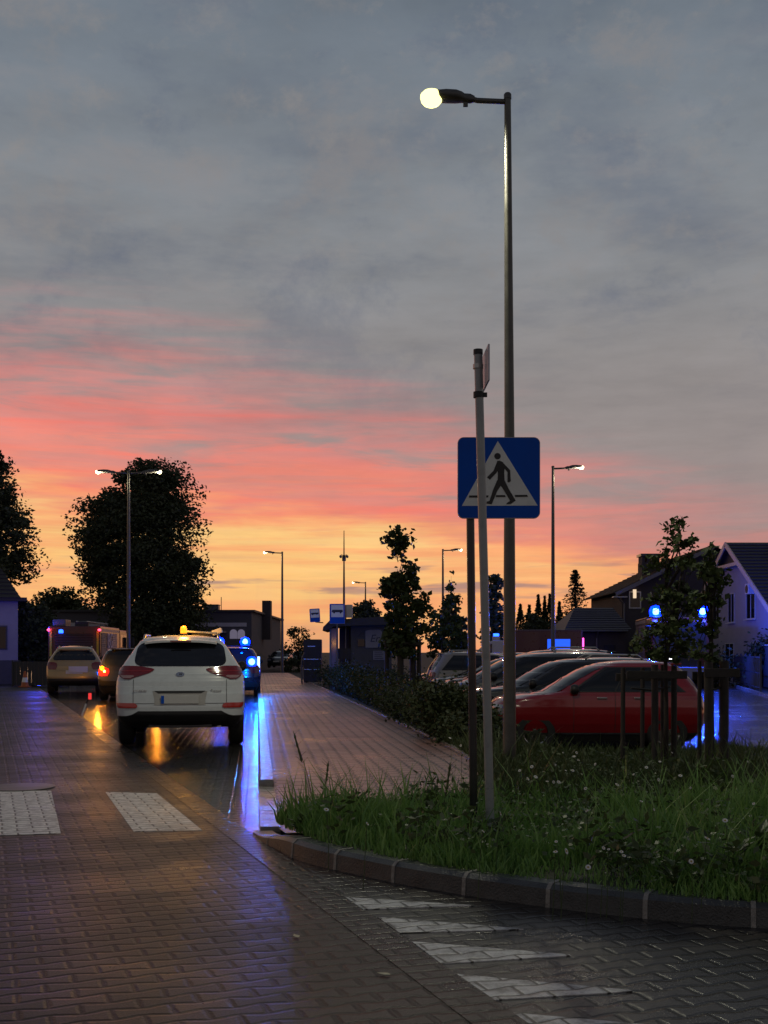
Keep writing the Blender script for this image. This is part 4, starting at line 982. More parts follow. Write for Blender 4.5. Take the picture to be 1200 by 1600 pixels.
def car(name, label, cat, loc, rz, tab, pm, R=.34, clad_z=.40, sc=(1, 1, 1), axles=None, rails=False, glass_z=None, group=None, rim=None, white_line=False, parts=('front', 'side', 'rear'), taillit=False):
    t_ = thing(name, label, cat, loc, rz, group)
    S_ = Shape(tab, sc=sc); L_ = max(q[3] for q in tab)*sc[0]; W_ = 2*max(q[1] for q in tab)*sc[1]
    z0, zt = S_.z[0], S_.z[-1]
    ax = axles or (.20*L_, .795*L_)
    body = S_.skin(clad_z, zt).build('body', pm, t_, sm=True); cut(body, ax, R+.055, W_)
    tr = S_.skin(z0, clad_z+(.006 if clad_z == .468 else .03), .006).build('lower_trim', CLAD, t_, sm=True); cut(tr, ax, R+.055, W_)
    for a in ax:
        for sg in (-1, 1): wheel(t_, a, sg*(W_/2-.12), R, .215, sg, rim or M['chrome'])
    gz0, gz1 = glass_z or (zt*.665, zt*.935)
    dz = gz1-gz0
    if 'rear' in parts:
        rw = [(gz0, 0, 0)]
        rr = []
        for k in range(13):
            z = gz0+dz*k/12; w_, r_, f_ = S_.at(z); q = abs(k/6-1)**4; hw = w_*(.86-.10*q); rr.append((z, -hw, hw))
        S_.end_patch(rr, False).build('rear_window', M['glass'], t_, sm=True)
        for sg in (-1, 1):
            zb = gz0-.30; rr = [(z, sg*a, sg*b_) for z, a, b_ in rows_of([(zb, .66*W_/2, .90*W_/2), (zb+.1, .60*W_/2, .96*W_/2), (zb+.2, .62*W_/2, .96*W_/2), (zb+.24, .72*W_/2, .90*W_/2)], 7)]
            S_.end_patch(rr, False, .008).build('tail_lamp', TAIL if not taillit else taillit, t_, sm=True)
        pz = gz0-.38
        b = MB(); rr = [(pz-.055, -.26, .26), (pz+.055, -.26, .26)]; S_.end_patch(rr, False, .012).build('number_plate', PLATE, t_)
        b = MB(); w_, r_, f_ = S_.at(gz1+.02); b.box((r_-.03+.12, 0, gz1+.045), (.28, w_*1.62, .028)); b.build('spoiler', pm, t_, bevel=.01)
    if 'front' in parts:
        rr = []
        for k in range(13):
            z = gz0-.04+(dz+.02)*k/12; w_, r_, f_ = S_.at(z); hw = w_*.88; rr.append((z, -hw, hw))
        S_.end_patch(rr, True, .007, 18).build('windscreen', M['glass'], t_, sm=True)
        for sg in (-1, 1):
            zb = .62*sc[2]; rr = [(z, sg*a, sg*b_) for z, a, b_ in rows_of([(zb, .55*W_/2, .93*W_/2), (zb+.08, .52*W_/2, .97*W_/2), (zb+.15, .62*W_/2, .97*W_/2)], 6)]
            S_.end_patch(rr, True, .008).build('headlight', HEADL, t_, sm=True)
        rr = [(.40*sc[2], -.5*W_/2, .5*W_/2), (.47*sc[2], -.56*W_/2, .56*W_/2), (.55*sc[2], -.5*W_/2, .5*W_/2)]; S_.end_patch(rr, True, .009).build('grille', M['black'], t_, sm=True)
        rr = [(.50*sc[2], -.26, .26), (.61*sc[2], -.26, .26)]; S_.end_patch(rr, True, .016).build('number_plate', PLATE, t_)
        wp = MB()
        for q in (.1, -.45):
            z1_ = gz0+.0; wp.tube([S_.end_pt(q, z1_-.02, True, .03), S_.end_pt(q-.18, z1_+dz*.55, True, .03)], .009, 5)
        wp.build('wiper', M['black'], t_)
    if 'side' in parts:
        for sg in (-1, 1):
            wins = []
            w0, r0_, f0 = S_.at(gz0); w1, r1_, f1 = S_.at(gz1)
            x0b, x1b = r0_+.40, f0-.42; x0t, x1t = r1_+.50, f1-.26
            cuts = (0, .40, .78) if True else ()
            edges = [(0, .22), (.235, .60), (.615, 1.0)]
            tb = [(z, r0_+.36+(r1_+.46-r0_-.36)*q-.03, x1b+.05+(x1t-x1b)*q) for q, z in [(k/8, gz0-.005+(dz)*k/8) for k in range(9)]]
            S_.side_patch(tb, sg, .008, 20).build('window_surround', M['black'], t_, sm=True)
            for a, c in edges:
                rr = []
                for k in range(9):
                    q = k/8; z = gz0+.01+(dz-.03)*q
                    xa, xb = x0b+(x0t-x0b)*q, x1b+(x1t-x1b)*q
                    rr.append((z, xa+(xb-xa)*a, xa+(xb-xa)*c))
                wnd = S_.side_patch(rr, sg, .012).build('side_window', M['glass'], t_, sm=True)
            for q in (.42, .76):
                xx = x0b+(x1b-x0b)*q-.05; p = S_.side_pt(xx, gz0-.10, sg, .02)
                MB().box(p, (.16, .03, .025)).build('door_handle', pm if not white_line else M['chrome'], t_, bevel=.006)
            for q in (.245, .61, .99):
                b = MB(); xx = x0b+(x1b-x0b)*q; S_.side_patch([(z, xx-.004, xx+.004) for z in np.linspace(clad_z+.06, gz0-.01, 8)], sg, .0035, 1, b).build('door_gap', M['black'], t_)
            xm = x1b-.02; p = S_.side_pt(xm, gz0+.04, sg, .09)
            b = MB(); b.lathe([(.0, -.08), (.07, -.06), (.085, .0), (.07, .05), (0, .07)], p, 'X', 12); o = b.build('wing_mirror', M['black'], t_, sm=True)
            b = MB(); S_.side_patch([(z, ax[0]+R+.1, ax[1]-R-.1) for z in (clad_z+.005, clad_z+.02)], sg, .012, 8, b).build('sill_strip', M['chrome'] if white_line else CLAD, t_)
            if rails:
                b = MB(); w_, r_, f_ = S_.at(gz1+.05); b.tube([(r_+.28, sg*w_*.90, gz1+.06), (r_+.38, sg*w_*.88, gz1+.145), (f_-.55, sg*w_*.88, gz1+.15), (f_-.42, sg*w_*.90, gz1+.07)], .018, 8); b.build('roof_rail', M['galv'], t_, sm=True)
    return t_, S_

# white crossover seen from behind, amber beacon on its roof
HD = -.11
hd_ang = math.atan2(1, HD)
Yc = 16.6; cx = X(284, Yc)
wpm = paint('white_car_paint', (.58, .62, .63), .3, dirt=.12)
t_, S_ = car('crossover_car', 'white crossover car with black bumper and an amber beacon on its roof', 'car', (cx, Yc-.15, .0), hd_ang+.03, SUV, wpm, R=.355, clad_z=.468, parts=('front', 'side'), rails=True, glass_z=(1.115, 1.5), axles=(.93, 3.6))
rr = []
for k in range(15):
    z = 1.19+.345*k/14; q = abs(k/7-1); w_ = S_.at(z)[0]; hw = (.665-.055*(k/14))-.10*q**5-.03*(1-k/14)*0
    rr.append((z, -hw, hw))
S_.end_patch(rr, False, .007, 22).build('rear_window', M['glass'], t_, sm=True)
for sg in (-1, 1):
    rr = [(z, sg*a, sg*b_) for z, a, b_ in rows_of([(1.005, .70, .79), (1.03, .64, .84), (1.06, .54, .87), (1.09, .44, .875), (1.13, .37, .87), (1.155, .36, .86), (1.175, .46, .84), (1.195, .62, .80)], 14)]
    S_.end_patch(rr, False, .012, 14).build('tail_lamp', TAIL, t_, sm=True)
    rr = [(z, sg*a, sg*b_) for z, a, b_ in rows_of([(1.02, .70, .80), (1.045, .63, .83), (1.06, .66, .84)], 5)]
    S_.end_patch(rr, False, .016, 10).build('reversing_lamp', mat('clear_lamp_lens', (.34, .20, .20), .1, coat=1), t_, sm=True)
    b = MB(); S_.end_patch([(z, sg*a, sg*b_) for z, a, b_ in rows_of([(1.118, .40, .85), (1.128, .40, .855)], 3)], False, .0155, 14, b).build('lamp_strip', mat('bright_lamp_red', (.34, .02, .02), .15, coat=1), t_, sm=True)
    rr = [(z, sg*a, sg*b_) for z, a, b_ in rows_of([(.592, .62, .86), (.61, .59, .885), (.645, .60, .895), (.665, .64, .90)], 6)]
    S_.end_patch(rr, False, .010, 10).build('reflector', mat('red_reflector', (.42, .02, .015), .2, coat=1), t_, sm=True)
    b = MB(); S_.end_patch([(z, sg*.655, sg*.661) for z in np.linspace(.66, 1.0, 9)], False, .004, 1, b).build('tailgate_gap', M['black'], t_)
b = MB(); S_.end_patch([(z, -.66, .66) for z in (.655, .661)], False, .004, 20, b).build('tailgate_gap', M['black'], t_)
# black lower bumper that steps up between the wheels
zl = [(.315, -.70, .70), (.46, -.86, .86), (.485, -.70, .70), (.52, -.63, .63), (.55, -.58, .58)]
S_.end_patch(rows_of(zl, 14), False, .011, 26).build('lower_bumper', M['black'], t_, sm=True)
b = MB(); S_.end_patch([(.635, -.36, .36), (.70, -.355, .355), (.835, -.385, .385)], False, .005, 12, b).build('plate_recess', mat('recess_white', (.40, .39, .36), .4), t_, sm=True)
b = MB(); S_.end_patch([(.805, -.30, .30), (.838, -.36, .36)], False, .010, 12, b).build('plate_lamp_strip', M['black'], t_, sm=True)
pc = S_.end_pt(0, .715, False, .022)
pt = MB().box((pc[0], 0, .715), (.012, .53, .118)).build('number_plate', PLATE, t_, bevel=.003)
MB().box((pc[0]-.0075, .243, .715), (.003, .042, .112)).build('blue_band', M['sign_blue'], pt)
MB().prism([(.03*math.cos(2*PI*k/28)*2.0, .033*math.sin(2*PI*k/28)) for k in range(28)]+[], lambda a, b_, d: (S_.end_pt(0, 1.075+b_, False, .006)[0]-d, a, 1.075+b_), 0, .006).build('badge', M['chrome'], t_)
rot_back = (PI/2, 0, -PI/2)
pb = S_.end_pt(0, 1.075, False, .014); text_part('badge_letter', 'H', .06, M['sign_black'], t_, (pb[0], 0, 1.075), rot_back, .0015, .35)
pl1 = S_.end_pt(.56, .845, False, .012); text_part('maker_lettering', 'HYUNDAI', .042, M['chrome'], t_, (pl1[0]-.006, .565, .838), (PI/2, 0, -PI/2-.10), .003)
pl2 = S_.end_pt(-.50, .845, False, .012); text_part('model_lettering', 'Tucson', .055, M['chrome'], t_, (pl2[0]-.006, -.505, .838), (PI/2, 0, -PI/2+.09), .003, .2)
b = MB(); b.grid([[(.30+.10*abs(q/.52)**2*1.0, q, 1.565-.03*abs(q/.52)**3) for q in np.linspace(-.52, .52, 13)], [(.60+.06*abs(q/.52)**2, q, 1.612-.045*abs(q/.52)**3) for q in np.linspace(-.52, .52, 13)]])
b.grid([[(.30+.10*abs(q/.52)**2*1.0, q, 1.535-.03*abs(q/.52)**3) for q in np.linspace(-.52, .52, 13)], [(.60+.06*abs(q/.52)**2, q, 1.56-.045*abs(q/.52)**3) for q in np.linspace(-.52, .52, 13)]])
b.grid([[(.30+.10*abs(q/.52)**2, q, 1.565-.03*abs(q/.52)**3) for q in np.linspace(-.52, .52, 13)], [(.30+.10*abs(q/.52)**2, q, 1.535-.03*abs(q/.52)**3) for q in np.linspace(-.52, .52, 13)]])
b.build('spoiler', wpm, t_, sm=True, ang=40)
b = MB(); b.lathe([(.0, -.006), (.011, 0), (.01, .3), (0, .31)], (.42, 0, 1.50), n=8)
MB().box((.286, 0, 1.548), (.012, .30, .016)).build('brake_lamp', TAIL, t_)
b = MB(); b.box((.20, 0, .33), (.10, .9, .04)); b.build('skid_plate', mat('skid_grey', (.09, .09, .09), .4), t_, bevel=.01)
MB().box((2.2, 0, .38), (3.0, 1.2, .14)).build('underbody', M['black'], t_, bevel=.03)
MB().tube([(.22, -.55, .33), (.5, -.55, .34)], .035, 12).build('exhaust', M['chrome'], t_, sm=True, ang=40)
MB().tube([(.88, -.75, .33), (.88, .75, .33)], .045, 10).build('rear_axle', M['black'], t_, sm=True, ang=40)
b = MB(); b.tube([(.32, .12, 1.40), (.34, -.30, 1.215)], .007, 5); b.build('rear_wiper', M['black'], t_)
bq = thing('beacon_lamp', 'amber beacon lamp flashing on the white crossover roof', 'beacon', t_.matrix_basis @ Vector((1.0, -.02, 1.645)))
MB().lathe([(.062, -.02), (.062, .02), (.05, .03)], (0, 0, 0), n=18).build('beacon_base', M['black'], bq, sm=True, ang=40)
MB().lathe([(.048, .03), (.05, .10), (.035, .135), (0, .142)], (0, 0, 0), n=18).build('dome', M['amber_lit'], bq, sm=True)
light('beacon_light', (0, 0, .26), 26, (1, .42, .05), .05, bq)
bl = thing('work_light', 'folded work light bar lying on the white crossover roof', 'lamp', t_.matrix_basis @ Vector((1.5, -.28, 1.64)), hd_ang)
b = MB(); b.box((0, .02, .06), (.18, .52, .03), Matrix.Rotation(.06, 3, 'X')); b.build('bar', M['galv'], bl, bevel=.008)
b = MB(); b.box((.02, -.24, .07), (.2, .16, .08), Matrix.Rotation(-.35, 3, 'X')); b.build('lamp_head', M['white_plastic'], bl, bevel=.015)
b = MB(); b.box((0, 0, .02), (.1, .3, .045)); b.build('foot', M['black'], bl, bevel=.008)

# silver crossover and black car standing beyond it
silver = paint('silver_beige_paint', (.38, .27, .11), .32, .35)
Y2 = 37.2
t_, S2 = car('crossover_car', 'beige silver crossover standing behind the fire engine', 'car', (X(116, Y2), Y2, 0), hd_ang+.12, SUV, silver, R=.36, clad_z=.5, sc=(.96, .95, .96), parts=('front', 'side', 'rear'), rails=True, glass_z=(1.12, 1.42))
p = S2.end_pt(-.05, .80, False, .03); MB().box((p[0], -.12, .82), (.02, .60, .20)).build('number_plate', PLATE, t_, bevel=.005)
black = paint('black_car_paint', (.012, .012, .014), .18)
Y3 = 32.3
t_, S3 = car('estate_car', 'black car with its orange indicator lit, half hidden by the white crossover', 'car', (X(202, Y3), Y3, 0), hd_ang+.02, MPV, black, R=.33, clad_z=.42, sc=(1, 1, .92), parts=('front', 'side', 'rear'))
p = S3.end_pt(.74, .93, False, .02)
MB().lathe([(.0, -.03), (.055, -.025), (.07, .0), (.05, .03), (0, .04)], p, 'X', 14).build('indicator_lamp', M['amber_lit'], t_, sm=True)
light('indicator_light', (p[0]-.18, p[1]+.1, p[2]), 60, (1, .36, .03), .05, t_)
p = S3.end_pt(-.74, .93, False, .02)
MB().lathe([(.0, -.03), (.055, -.025), (.07, .0), (.05, .03), (0, .04)], p, 'X', 14).build('indicator_lamp', M['amber_lit'], t_, sm=True)
light('indicator_light', (p[0]-.18, p[1], p[2]), 16, (1, .36, .03), .05, t_)

# patrol car with blue flashing lamps
navy = paint('navy_car_paint', (.006, .008, .014), .25)
Y4 = 35.6
t_, S4 = car('patrol_car', 'dark patrol car with blue flashing lights right of the white crossover', 'car', (X(362, Y4), Y4, 0), hd_ang, MPV, navy, R=.33, clad_z=.42, sc=(1, 1, .94), parts=('front', 'side', 'rear'))
bq = thing('light_bar', 'blue flashing light bar on the dark patrol car roof', 'light bar', t_.matrix_basis @ Vector((1.3, 0, 1.555)), hd_ang)
MB().box((0, 0, .02), (.26, 1.2, .05)).build('bar_base', M['black'], bq, bevel=.01)
for q in (-.40, .42):
    fo = MB().lathe([(.13, .0), (.17, .10), (.13, .22), (0, .27)], (0, q, .045), n=18).build('flash_lamp', M['blue_dome'], bq, sm=True)
    MB().lathe([(0, .04), (.07, .06), (.085, .12), (.05, .19), (0, .21)], (0, q, .045), n=14).build('bulb', M['bulb'], fo, sm=True)
light('flash_light', (-1.5, -.42, .36), 120, (.0, .03, 1), .06, bq)
p = S4.end_pt(-.60, 1.08, False, .02)
fo = MB().lathe([(0, -.12), (.12, -.09), (.17, .0), (.12, .06), (0, .08)], p, 'X', 18).build('flash_lamp', M['blue_dome'], t_, sm=True)
MB().lathe([(0, -.10), (.08, -.07), (.10, .0), (0, .03)], p, 'X', 14).build('bulb', M['bulb'], fo, sm=True)
light('flash_light', (p[0]-1.6, p[1]-.22, p[2]+.1), 200, (.0, .20, 1), .07, t_)
p = S4.end_pt(-.80, 1.04, False, .03); MB().box((p[0], p[1], 1.06), (.05, .07, .36)).build('glow_strip', emit('glowing_tail_strip', (.30, .50, 1.0), 4), t_, bevel=.01)  # reflection strip of the tail lamp, made to glow

# the parked row beside the hedge, noses towards the footpath
red = paint('red_car_paint', (.20, .007, .012), .22)
grp = 'cars parked in a row behind the hedge'
zl_ = -.25
row = [('hatchback_car', 'dark red hatchback, nearest of the parked row', 19.5, 1.74, HATCH, red, (.885, 1, 1.02), False, False, .30, True),
       ('crossover_car', 'black crossover with roof rails parked beside the red hatchback', 22.1, 1.15, SUV, paint('black_green_paint', (.012, .014, .013), .2), (1.0, 1, .935), True, False, .45, False),
       ('minivan', 'dark minivan with a pale roof edge parked behind the black crossover', 24.7, .95, MPV, paint('dark_graphite_paint', (.07, .072, .075), .22), (1, 1, 1.0), False, False, .42, False),
       ('estate_car', 'dark crossover with a high roof line beyond the minivan', 27.3, 1.3, SUV, paint('dark_blue_paint', (.012, .016, .03), .2), (1, 1, 1.04), True, False, .48, False),
       ('hatchback_car', 'grey hatchback whose headlights show over the hedge', 29.9, 1.12, HATCH, paint('grey_paint', (.20, .20, .20), .28), (1, 1, 1.0), False, False, .32, False),
       ('hatchback_car', 'dark hatchback with a long pale bonnet edge between grey and beige cars', 32.6, 1.25, HATCH, paint('charcoal_paint', (.09, .085, .08), .25), (1, 1, 1.04), False, False, .32, False),
       ('crossover_car', 'beige crossover parked tail first towards the hedge', 35.4, 1.25, SUV, paint('champagne_paint', (.32, .28, .23), .3, .2), (.97, 1, 1.0), True, True, .48, False),
       ('minivan', 'black minivan third from the far end of the parked row', 38.4, 1.22, MPV, paint('plain_black_paint', (.014, .013, .013), .2), (1, 1, .98), False, False, .42, False),
       ('hatchback_car', 'blue hatchback, last of the parked row', 41.6, 1.2, HATCH, paint('blue_car_paint', (.03, .06, .16), .25), (1, 1, 1.0), False, False, .32, False)]
for nm, lab, Yr, xn, tab, pm, sc, rails, tail, cz, wl in row:
    L_ = max(q[3] for q in tab)*sc[0]
    if tail: car(nm, lab, 'car', (xn, Yr, zl_), 0.03, tab, pm, R=.34, clad_z=cz, sc=sc, rails=rails, group=grp)
    else: car(nm, lab, 'car', (xn+L_, Yr, zl_), PI-.02, tab, pm, R=.33, clad_z=cz, sc=sc, rails=rails, group=grp, white_line=wl)
for lab, px, Yr, pm in (('dark car with a pale number plate facing out beyond the footpath end', 430, 98, black), ('dark car behind the crooked post at the footpath end', 462, 104, navy)):
    car('parked_car', lab, 'car', (X(px, Yr)+.4, Yr+4.2, 0), -PI/2-.08, HATCH, pm, R=.32, clad_z=.32, group='cars facing out beyond the footpath', white_line=True)

# ---------------------------------------------------------------- fire engines and the ambulance
fred = mat('fire_engine_red', (.06, .005, .006), .3, var=.06, coat=.4)
fwhite = mat('fire_engine_white', (.22, .22, .24), .35, var=.05)
shut = mat('roller_shutter', (.07, .07, .09), .5, metal=.3, var=.1)
fband = mat('pale_blue_panel', (.07, .075, .17), .4, var=.08)
yel = mat('yellow_stripe', (.50, .40, .03), .4)
def beacon(parent, p, r, m, lightpow=0, col=(.02, .08, 1), off=(0, 0, 0)):
    MB().lathe([(r*1.1, -.04), (r*1.1, .01), (r*.9, .02)], p, n=14).build('beacon_base', M['black'], parent, sm=True, ang=40)
    bo = MB().lathe([(r, .02), (r*1.05, r*1.0), (r*.75, r*1.6), (0, r*1.85)], p, n=18).build('beacon', m, parent, sm=True)
    MB().lathe([(0, r*.25), (r*.42, r*.4), (r*.5, r*.85), (r*.4, r*1.25), (0, r*1.35)], p, n=14).build('bulb', M['bulb'], bo, sm=True)
    if lightpow: light('beacon_light', tuple(Vector(p)+Vector(off)), lightpow, col, .08, parent)
def truck(label, loc, rz, L_=7.4, W_=2.45, H_=2.95, beacons=True, red_lamps=False, numb=None, name='fire_engine'):
    t_ = thing(name, label, 'fire engine', loc, rz)
    MB().b2((.3, -W_/2+.1, .45), (L_-.3, W_/2-.1, .85)).build('chassis', M['black'], t_, bevel=.03)
    bd = MB().b2((0, -W_/2, .8), (L_-2.6, W_/2, H_)).build('body', fred, t_, bevel=.05)
    # cab: prism by profile
    pr = [(L_-2.5, .7), (L_, .7), (L_+.02, 1.55), (L_-.22, H_-.22), (L_-.42, H_-.08), (L_-2.5, H_-.08)]
    cb = MB().prism(pr, lambda a, b_, d: (a, d, b_), -W_/2, W_/2).build('cab', fred, t_, bevel=.06)
    ws = [(L_+.025, 1.62), (L_-.19, H_-.30)]
    b = MB(); b.add([(ws[0][0]+.012, -W_/2+.14, ws[0][1]), (ws[0][0]+.012, W_/2-.14, ws[0][1]), (ws[1][0]+.012, W_/2-.16, ws[1][1]), (ws[1][0]+.012, -W_/2+.16, ws[1][1])], [(0, 1, 2, 3)]); b.build('windscreen', M['glass'], t_)
    MB().b2((L_-.02, -W_/2-.01, .42), (L_+.16, W_/2+.01, .98)).build('bumper', fwhite, t_, bevel=.04)
    MB().b2((L_+.005, -.75, 1.02), (L_+.05, .75, 1.42)).build('grille', M['black'], t_, bevel=.01)
    for sg in (-1, 1):
        MB().b2((L_+.15, sg*.82-.16, .58), (L_+.18, sg*.82+.16, .80)).build('headlight', HEADL, t_, bevel=.01)
        for a, c in ((L_-2.2, L_-1.35), (L_-1.22, L_-.35)):
            y = sg*(W_/2+.008); MB().add([(a, y, 1.65), (c, y, 1.65), (c-(.12 if c > L_-1 else 0), y, H_-.35), (a, y, H_-.35)], [(0, 1, 2, 3)]).build('side_window', M['glass'], t_)
        for k in range(3):
            a = .25+k*1.5; y = sg*(W_/2+.012)
            b = MB()
            n = 14
            rows = []
            for j in range(n+1):
                z = 1.0+(H_-1.35)*j/n; rows += [[(a, y, z), (a+1.32, y, z)], [(a, y+sg*.008, z+.03), (a+1.32, y+sg*.008, z+.03)]]
            b.grid(rows); b.build('roller_shutter', fband if (sg < 0 and k > 0) else shut, t_)
        MB().b2((0.05, sg*(W_/2+.006)-.005, H_-.26), (L_-2.7, sg*(W_/2+.006)+.005, H_-.12)).build('side_stripe', fwhite, t_)
        for ax in (1.5, L_-1.35):
            wheel(t_, ax, sg*(W_/2-.17), .48, .3, sg, M['galv_dull'])
        MB().tube([(L_-.1, sg*(W_/2), H_-.5), (L_+.22, sg*(W_/2+.22), H_-.45)], .02, 6).build('mirror_arm', M['black'], t_)
        MB().b2((L_+.17, sg*(W_/2+.22)-.11, H_-1.0), (L_+.24, sg*(W_/2+.22)+.11, H_-.45)).build('mirror', M['black'], t_, bevel=.02)
    # tail
    b = MB(); rows = []
    for j in range(17):
        z = .95+(H_-1.35)*j/16; rows += [[(-.012, -W_/2+.34, z), (-.012, W_/2-.34, z)], [(-.022, -W_/2+.34, z+.03), (-.022, W_/2-.34, z+.03)]]
    b.grid(rows); b.build('rear_shutter', mat('rear_shutter_dark', (.06, .028, .028), .4, metal=.3), t_)
    for sg in (-1, 1):
        MB().b2((-.02, sg*(W_/2-.12)-.05, .9), (-.006, sg*(W_/2-.12)+.05, H_-.25)).build('marker_stripe', yel, t_)
        MB().b2((-.05, sg*(W_/2-.18)-.1, .66), (-.004, sg*(W_/2-.18)+.1, .84)).build('tail_lamp', TAIL, t_, bevel=.01)
        if red_lamps:
            MB().lathe([(0, -.07), (.07, -.05), (.075, .02), (0, .06)], (-.04, sg*(W_/2-.03), H_-.18), n=14).build('marker_lamp', M['red_lit'], t_, sm=True)
            light('marker_light', (-.35, sg*(W_/2-.03), H_-.18), 3, (1, .05, .1), .05, t_)
    MB().b2((-.16, -W_/2, .46), (0, W_/2, .62)).build('rear_step', M['galv_dull'], t_, bevel=.01)
    # roof ladder
    lb = MB()
    for y in (-.25, .25): lb.tube([(.3, y-.3, H_+.22), (L_-2.6, y-.3, H_+.22)], .03, 6)
    for k in range(14): lb.tube([(.45+k*.31, -.55, H_+.22), (.45+k*.31, -.05, H_+.22)], .018, 6)
    lb.build('roof_ladder', M['galv'], t_)
    MB().b2((.2, .45, H_+.0), (1.4, 1.05, H_+.32)).build('roof_box', M['galv_dull'], t_, bevel=.02)
    MB().b2((.25, -.62, H_-.02), (.35, .02, H_+.2)).build('ladder_rest', M['black'], t_)
    if beacons:
        for sg in (-1, 1): beacon(t_, (L_-.55, sg*(W_/2-.22), H_-.03), .27, M['blue_dome'], 1300, off=(.6, 0, .25))
        MB().lathe([(0, -.02), (.07, -.015), (.075, .03), (0, .05)], (L_+.05, W_/2-.42, 1.5), 'X', 14).build('grille_flasher', M['blue_lit'], t_, sm=True)
        MB().b2((L_+.05, -.5, 1.26), (L_+.07, -.22, 1.34)).build('grille_lamp', M['white_lit'], t_)
    return t_
# left engine, seen from behind, beyond the beige car
Yf = 55
t_ = truck('dark red fire engine seen from behind, red marker lamps on its top corners', (X(116, Yf), Yf, 0), hd_ang-.05, L_=8.0, beacons=False, red_lamps=True, H_=2.62)
MB().lathe([(.10, 0), (.11, .08), (.08, .16), (0, .18)], (-.02, .62, 2.28), n=14).build('beacon', M['blue_lit'], t_, sm=True)
light('beacon_light', (-.2, 1.75, 2.5), 150, (.03, .06, 1), .1, t_)
text_part('side_lettering', 'BG', 1.05, mat('pale_lettering', (.42, .43, .52), .4), t_, (2.55, -2.45/2-.035, 1.9), (PI/2, 0, 0), .004)
# right engine, facing the camera, behind the young trees
Yr = 50
rz = math.atan2(-1, -.12)
t_ = truck('red fire engine facing the camera behind the young maples, two blue beacons lit', (X(1064, Yr)-.12*-7.4*-1, Yr+7.4, -.25), rz, L_=7.4, H_=3.22)
t_.location = Vector((X(1064, Yr), Yr, -.25))-Vector((math.cos(rz), math.sin(rz), 0))*7.4
# ambulance with box body left of it
def van(label, px, Y, zb, rz):
    t_ = thing('ambulance', label, 'ambulance', (X(px, Y), Y, zb), rz)
    wm_ = mat('ambulance_white', (.50, .46, .46), .35)
    pr = [(.0, .45), (5.6, .45), (5.62, 1.0), (4.9, 1.35), (4.2, 2.05), (3.9, 2.15), (0, 2.15)]
    MB().prism(pr, lambda a, b_, d: (a, d, b_), -1, 1).build('cab', wm_, t_, bevel=.06)
    MB().b2((-.05, -1.06, .6), (3.3, 1.06, 2.62)).build('box_body', fred, t_, bevel=.08)
    for sg in (-1, 1):
        MB().b2((.5, sg*1.07-.006, 1.5), (1.5, sg*1.07+.006, 2.2)).build('side_window', emit('lit_blue_window', (.02, .12, 1.0), 1.1), t_)
        MB().b2((.1, sg*1.068-.006, .95), (3.2, sg*1.068+.006, 1.2)).build('side_stripe', yel, t_)
        MB().add([(3.95, sg*1.008, 1.35), (4.75, sg*1.008, 1.38), (4.15, sg*1.008, 1.98), (3.95, sg*1.008, 2.0)], [(0, 1, 2, 3)]).build('cab_window', M['glass'], t_)
        for ax in (1.0, 4.7): wheel(t_, ax, sg*.88, .36, .24, sg, M['galv_dull'])
    MB().add([(4.93, -.85, 1.39), (4.93, .85, 1.39), (4.24, .8, 2.03), (4.24, -.8, 2.03)], [(0, 1, 2, 3)]).build('windscreen', M['glass'], t_)
    MB().b2((3.6, -.8, 2.14), (3.95, .8, 2.34)).build('light_bar_base', wm_, t_, bevel=.04)
    MB().b2((3.65, .45, 2.34), (3.9, .78, 2.46)).build('flash_lamp', M['blue_lit'], t_, bevel=.03)
    MB().b2((-.10, .98, 1.5), (-.04, 1.05, 2.25)).build('tail_lamp', emit('lit_pink_tail_lamp', (1.0, .06, .42), 5), t_, bevel=.01)
    MB().b2((-.10, -1.05, 1.5), (-.04, -.98, 2.25)).build('tail_lamp', emit('lit_pink_tail_lamp', (1.0, .06, .42), 5), t_, bevel=.01)
    return t_
van('white and red ambulance standing beyond the parked cars, blue lit side window', 907, 52, -.25, PI-.12)

# ---------------------------------------------------------------- buildings
rend_w = mat('pale_render', (.36, .33, .40), .8, var=.08, scale=2, bump=.2, bscale=40, dirt=.1)
rend_g = mat('grey_render', (.10, .095, .11), .85, var=.12, scale=2, bump=.2, bscale=40, dirt=.2)
dark_wall = mat('dark_brick_render', (.06, .05, .055), .85, var=.2, scale=4, dirt=.2)
tile = mat('dark_roof_tiles', (.035, .030, .030), .6, var=.3, scale=20, bump=.3, bscale=30)
board = mat('pale_barge_board', (.62, .48, .36), .55, var=.2, scale=9)
frame = mat('window_frame_white', (.55, .53, .5), .4)
gutm = mat('gutter_grey', (.16, .16, .17), .4, metal=.4)
def tiled_slope(b, A, B, C_, D, n=16, th=.06):
    """roof plane A-B eave, D-C ridge, with stepped tile courses"""
    A, B, C_, D = map(Vector, (A, B, C_, D)); nr = (B-A).cross(D-A).normalized()
    if nr.z < 0: nr = -nr
    rows = []
    for k in range(n):
        a0, b0 = A.lerp(D, k/n), B.lerp(C_, k/n); a1, b1 = A.lerp(D, (k+1)/n), B.lerp(C_, (k+1)/n)
        rows += [[a0+nr*th, b0+nr*th], [a1+nr*th*.35, b1+nr*th*.35]]
    b.grid(rows)
    b.add([A, B, C_, D], [(0, 1, 2, 3)]); b.add([A, B, B+nr*th, A+nr*th], [(0, 1, 2, 3)])
# gabled house at the right border
t_ = thing('gabled_house', 'pale gabled house with dark tiled roof at the right border', 'house', (18.2, 60, -.25))
hz = lambda z: z+.25
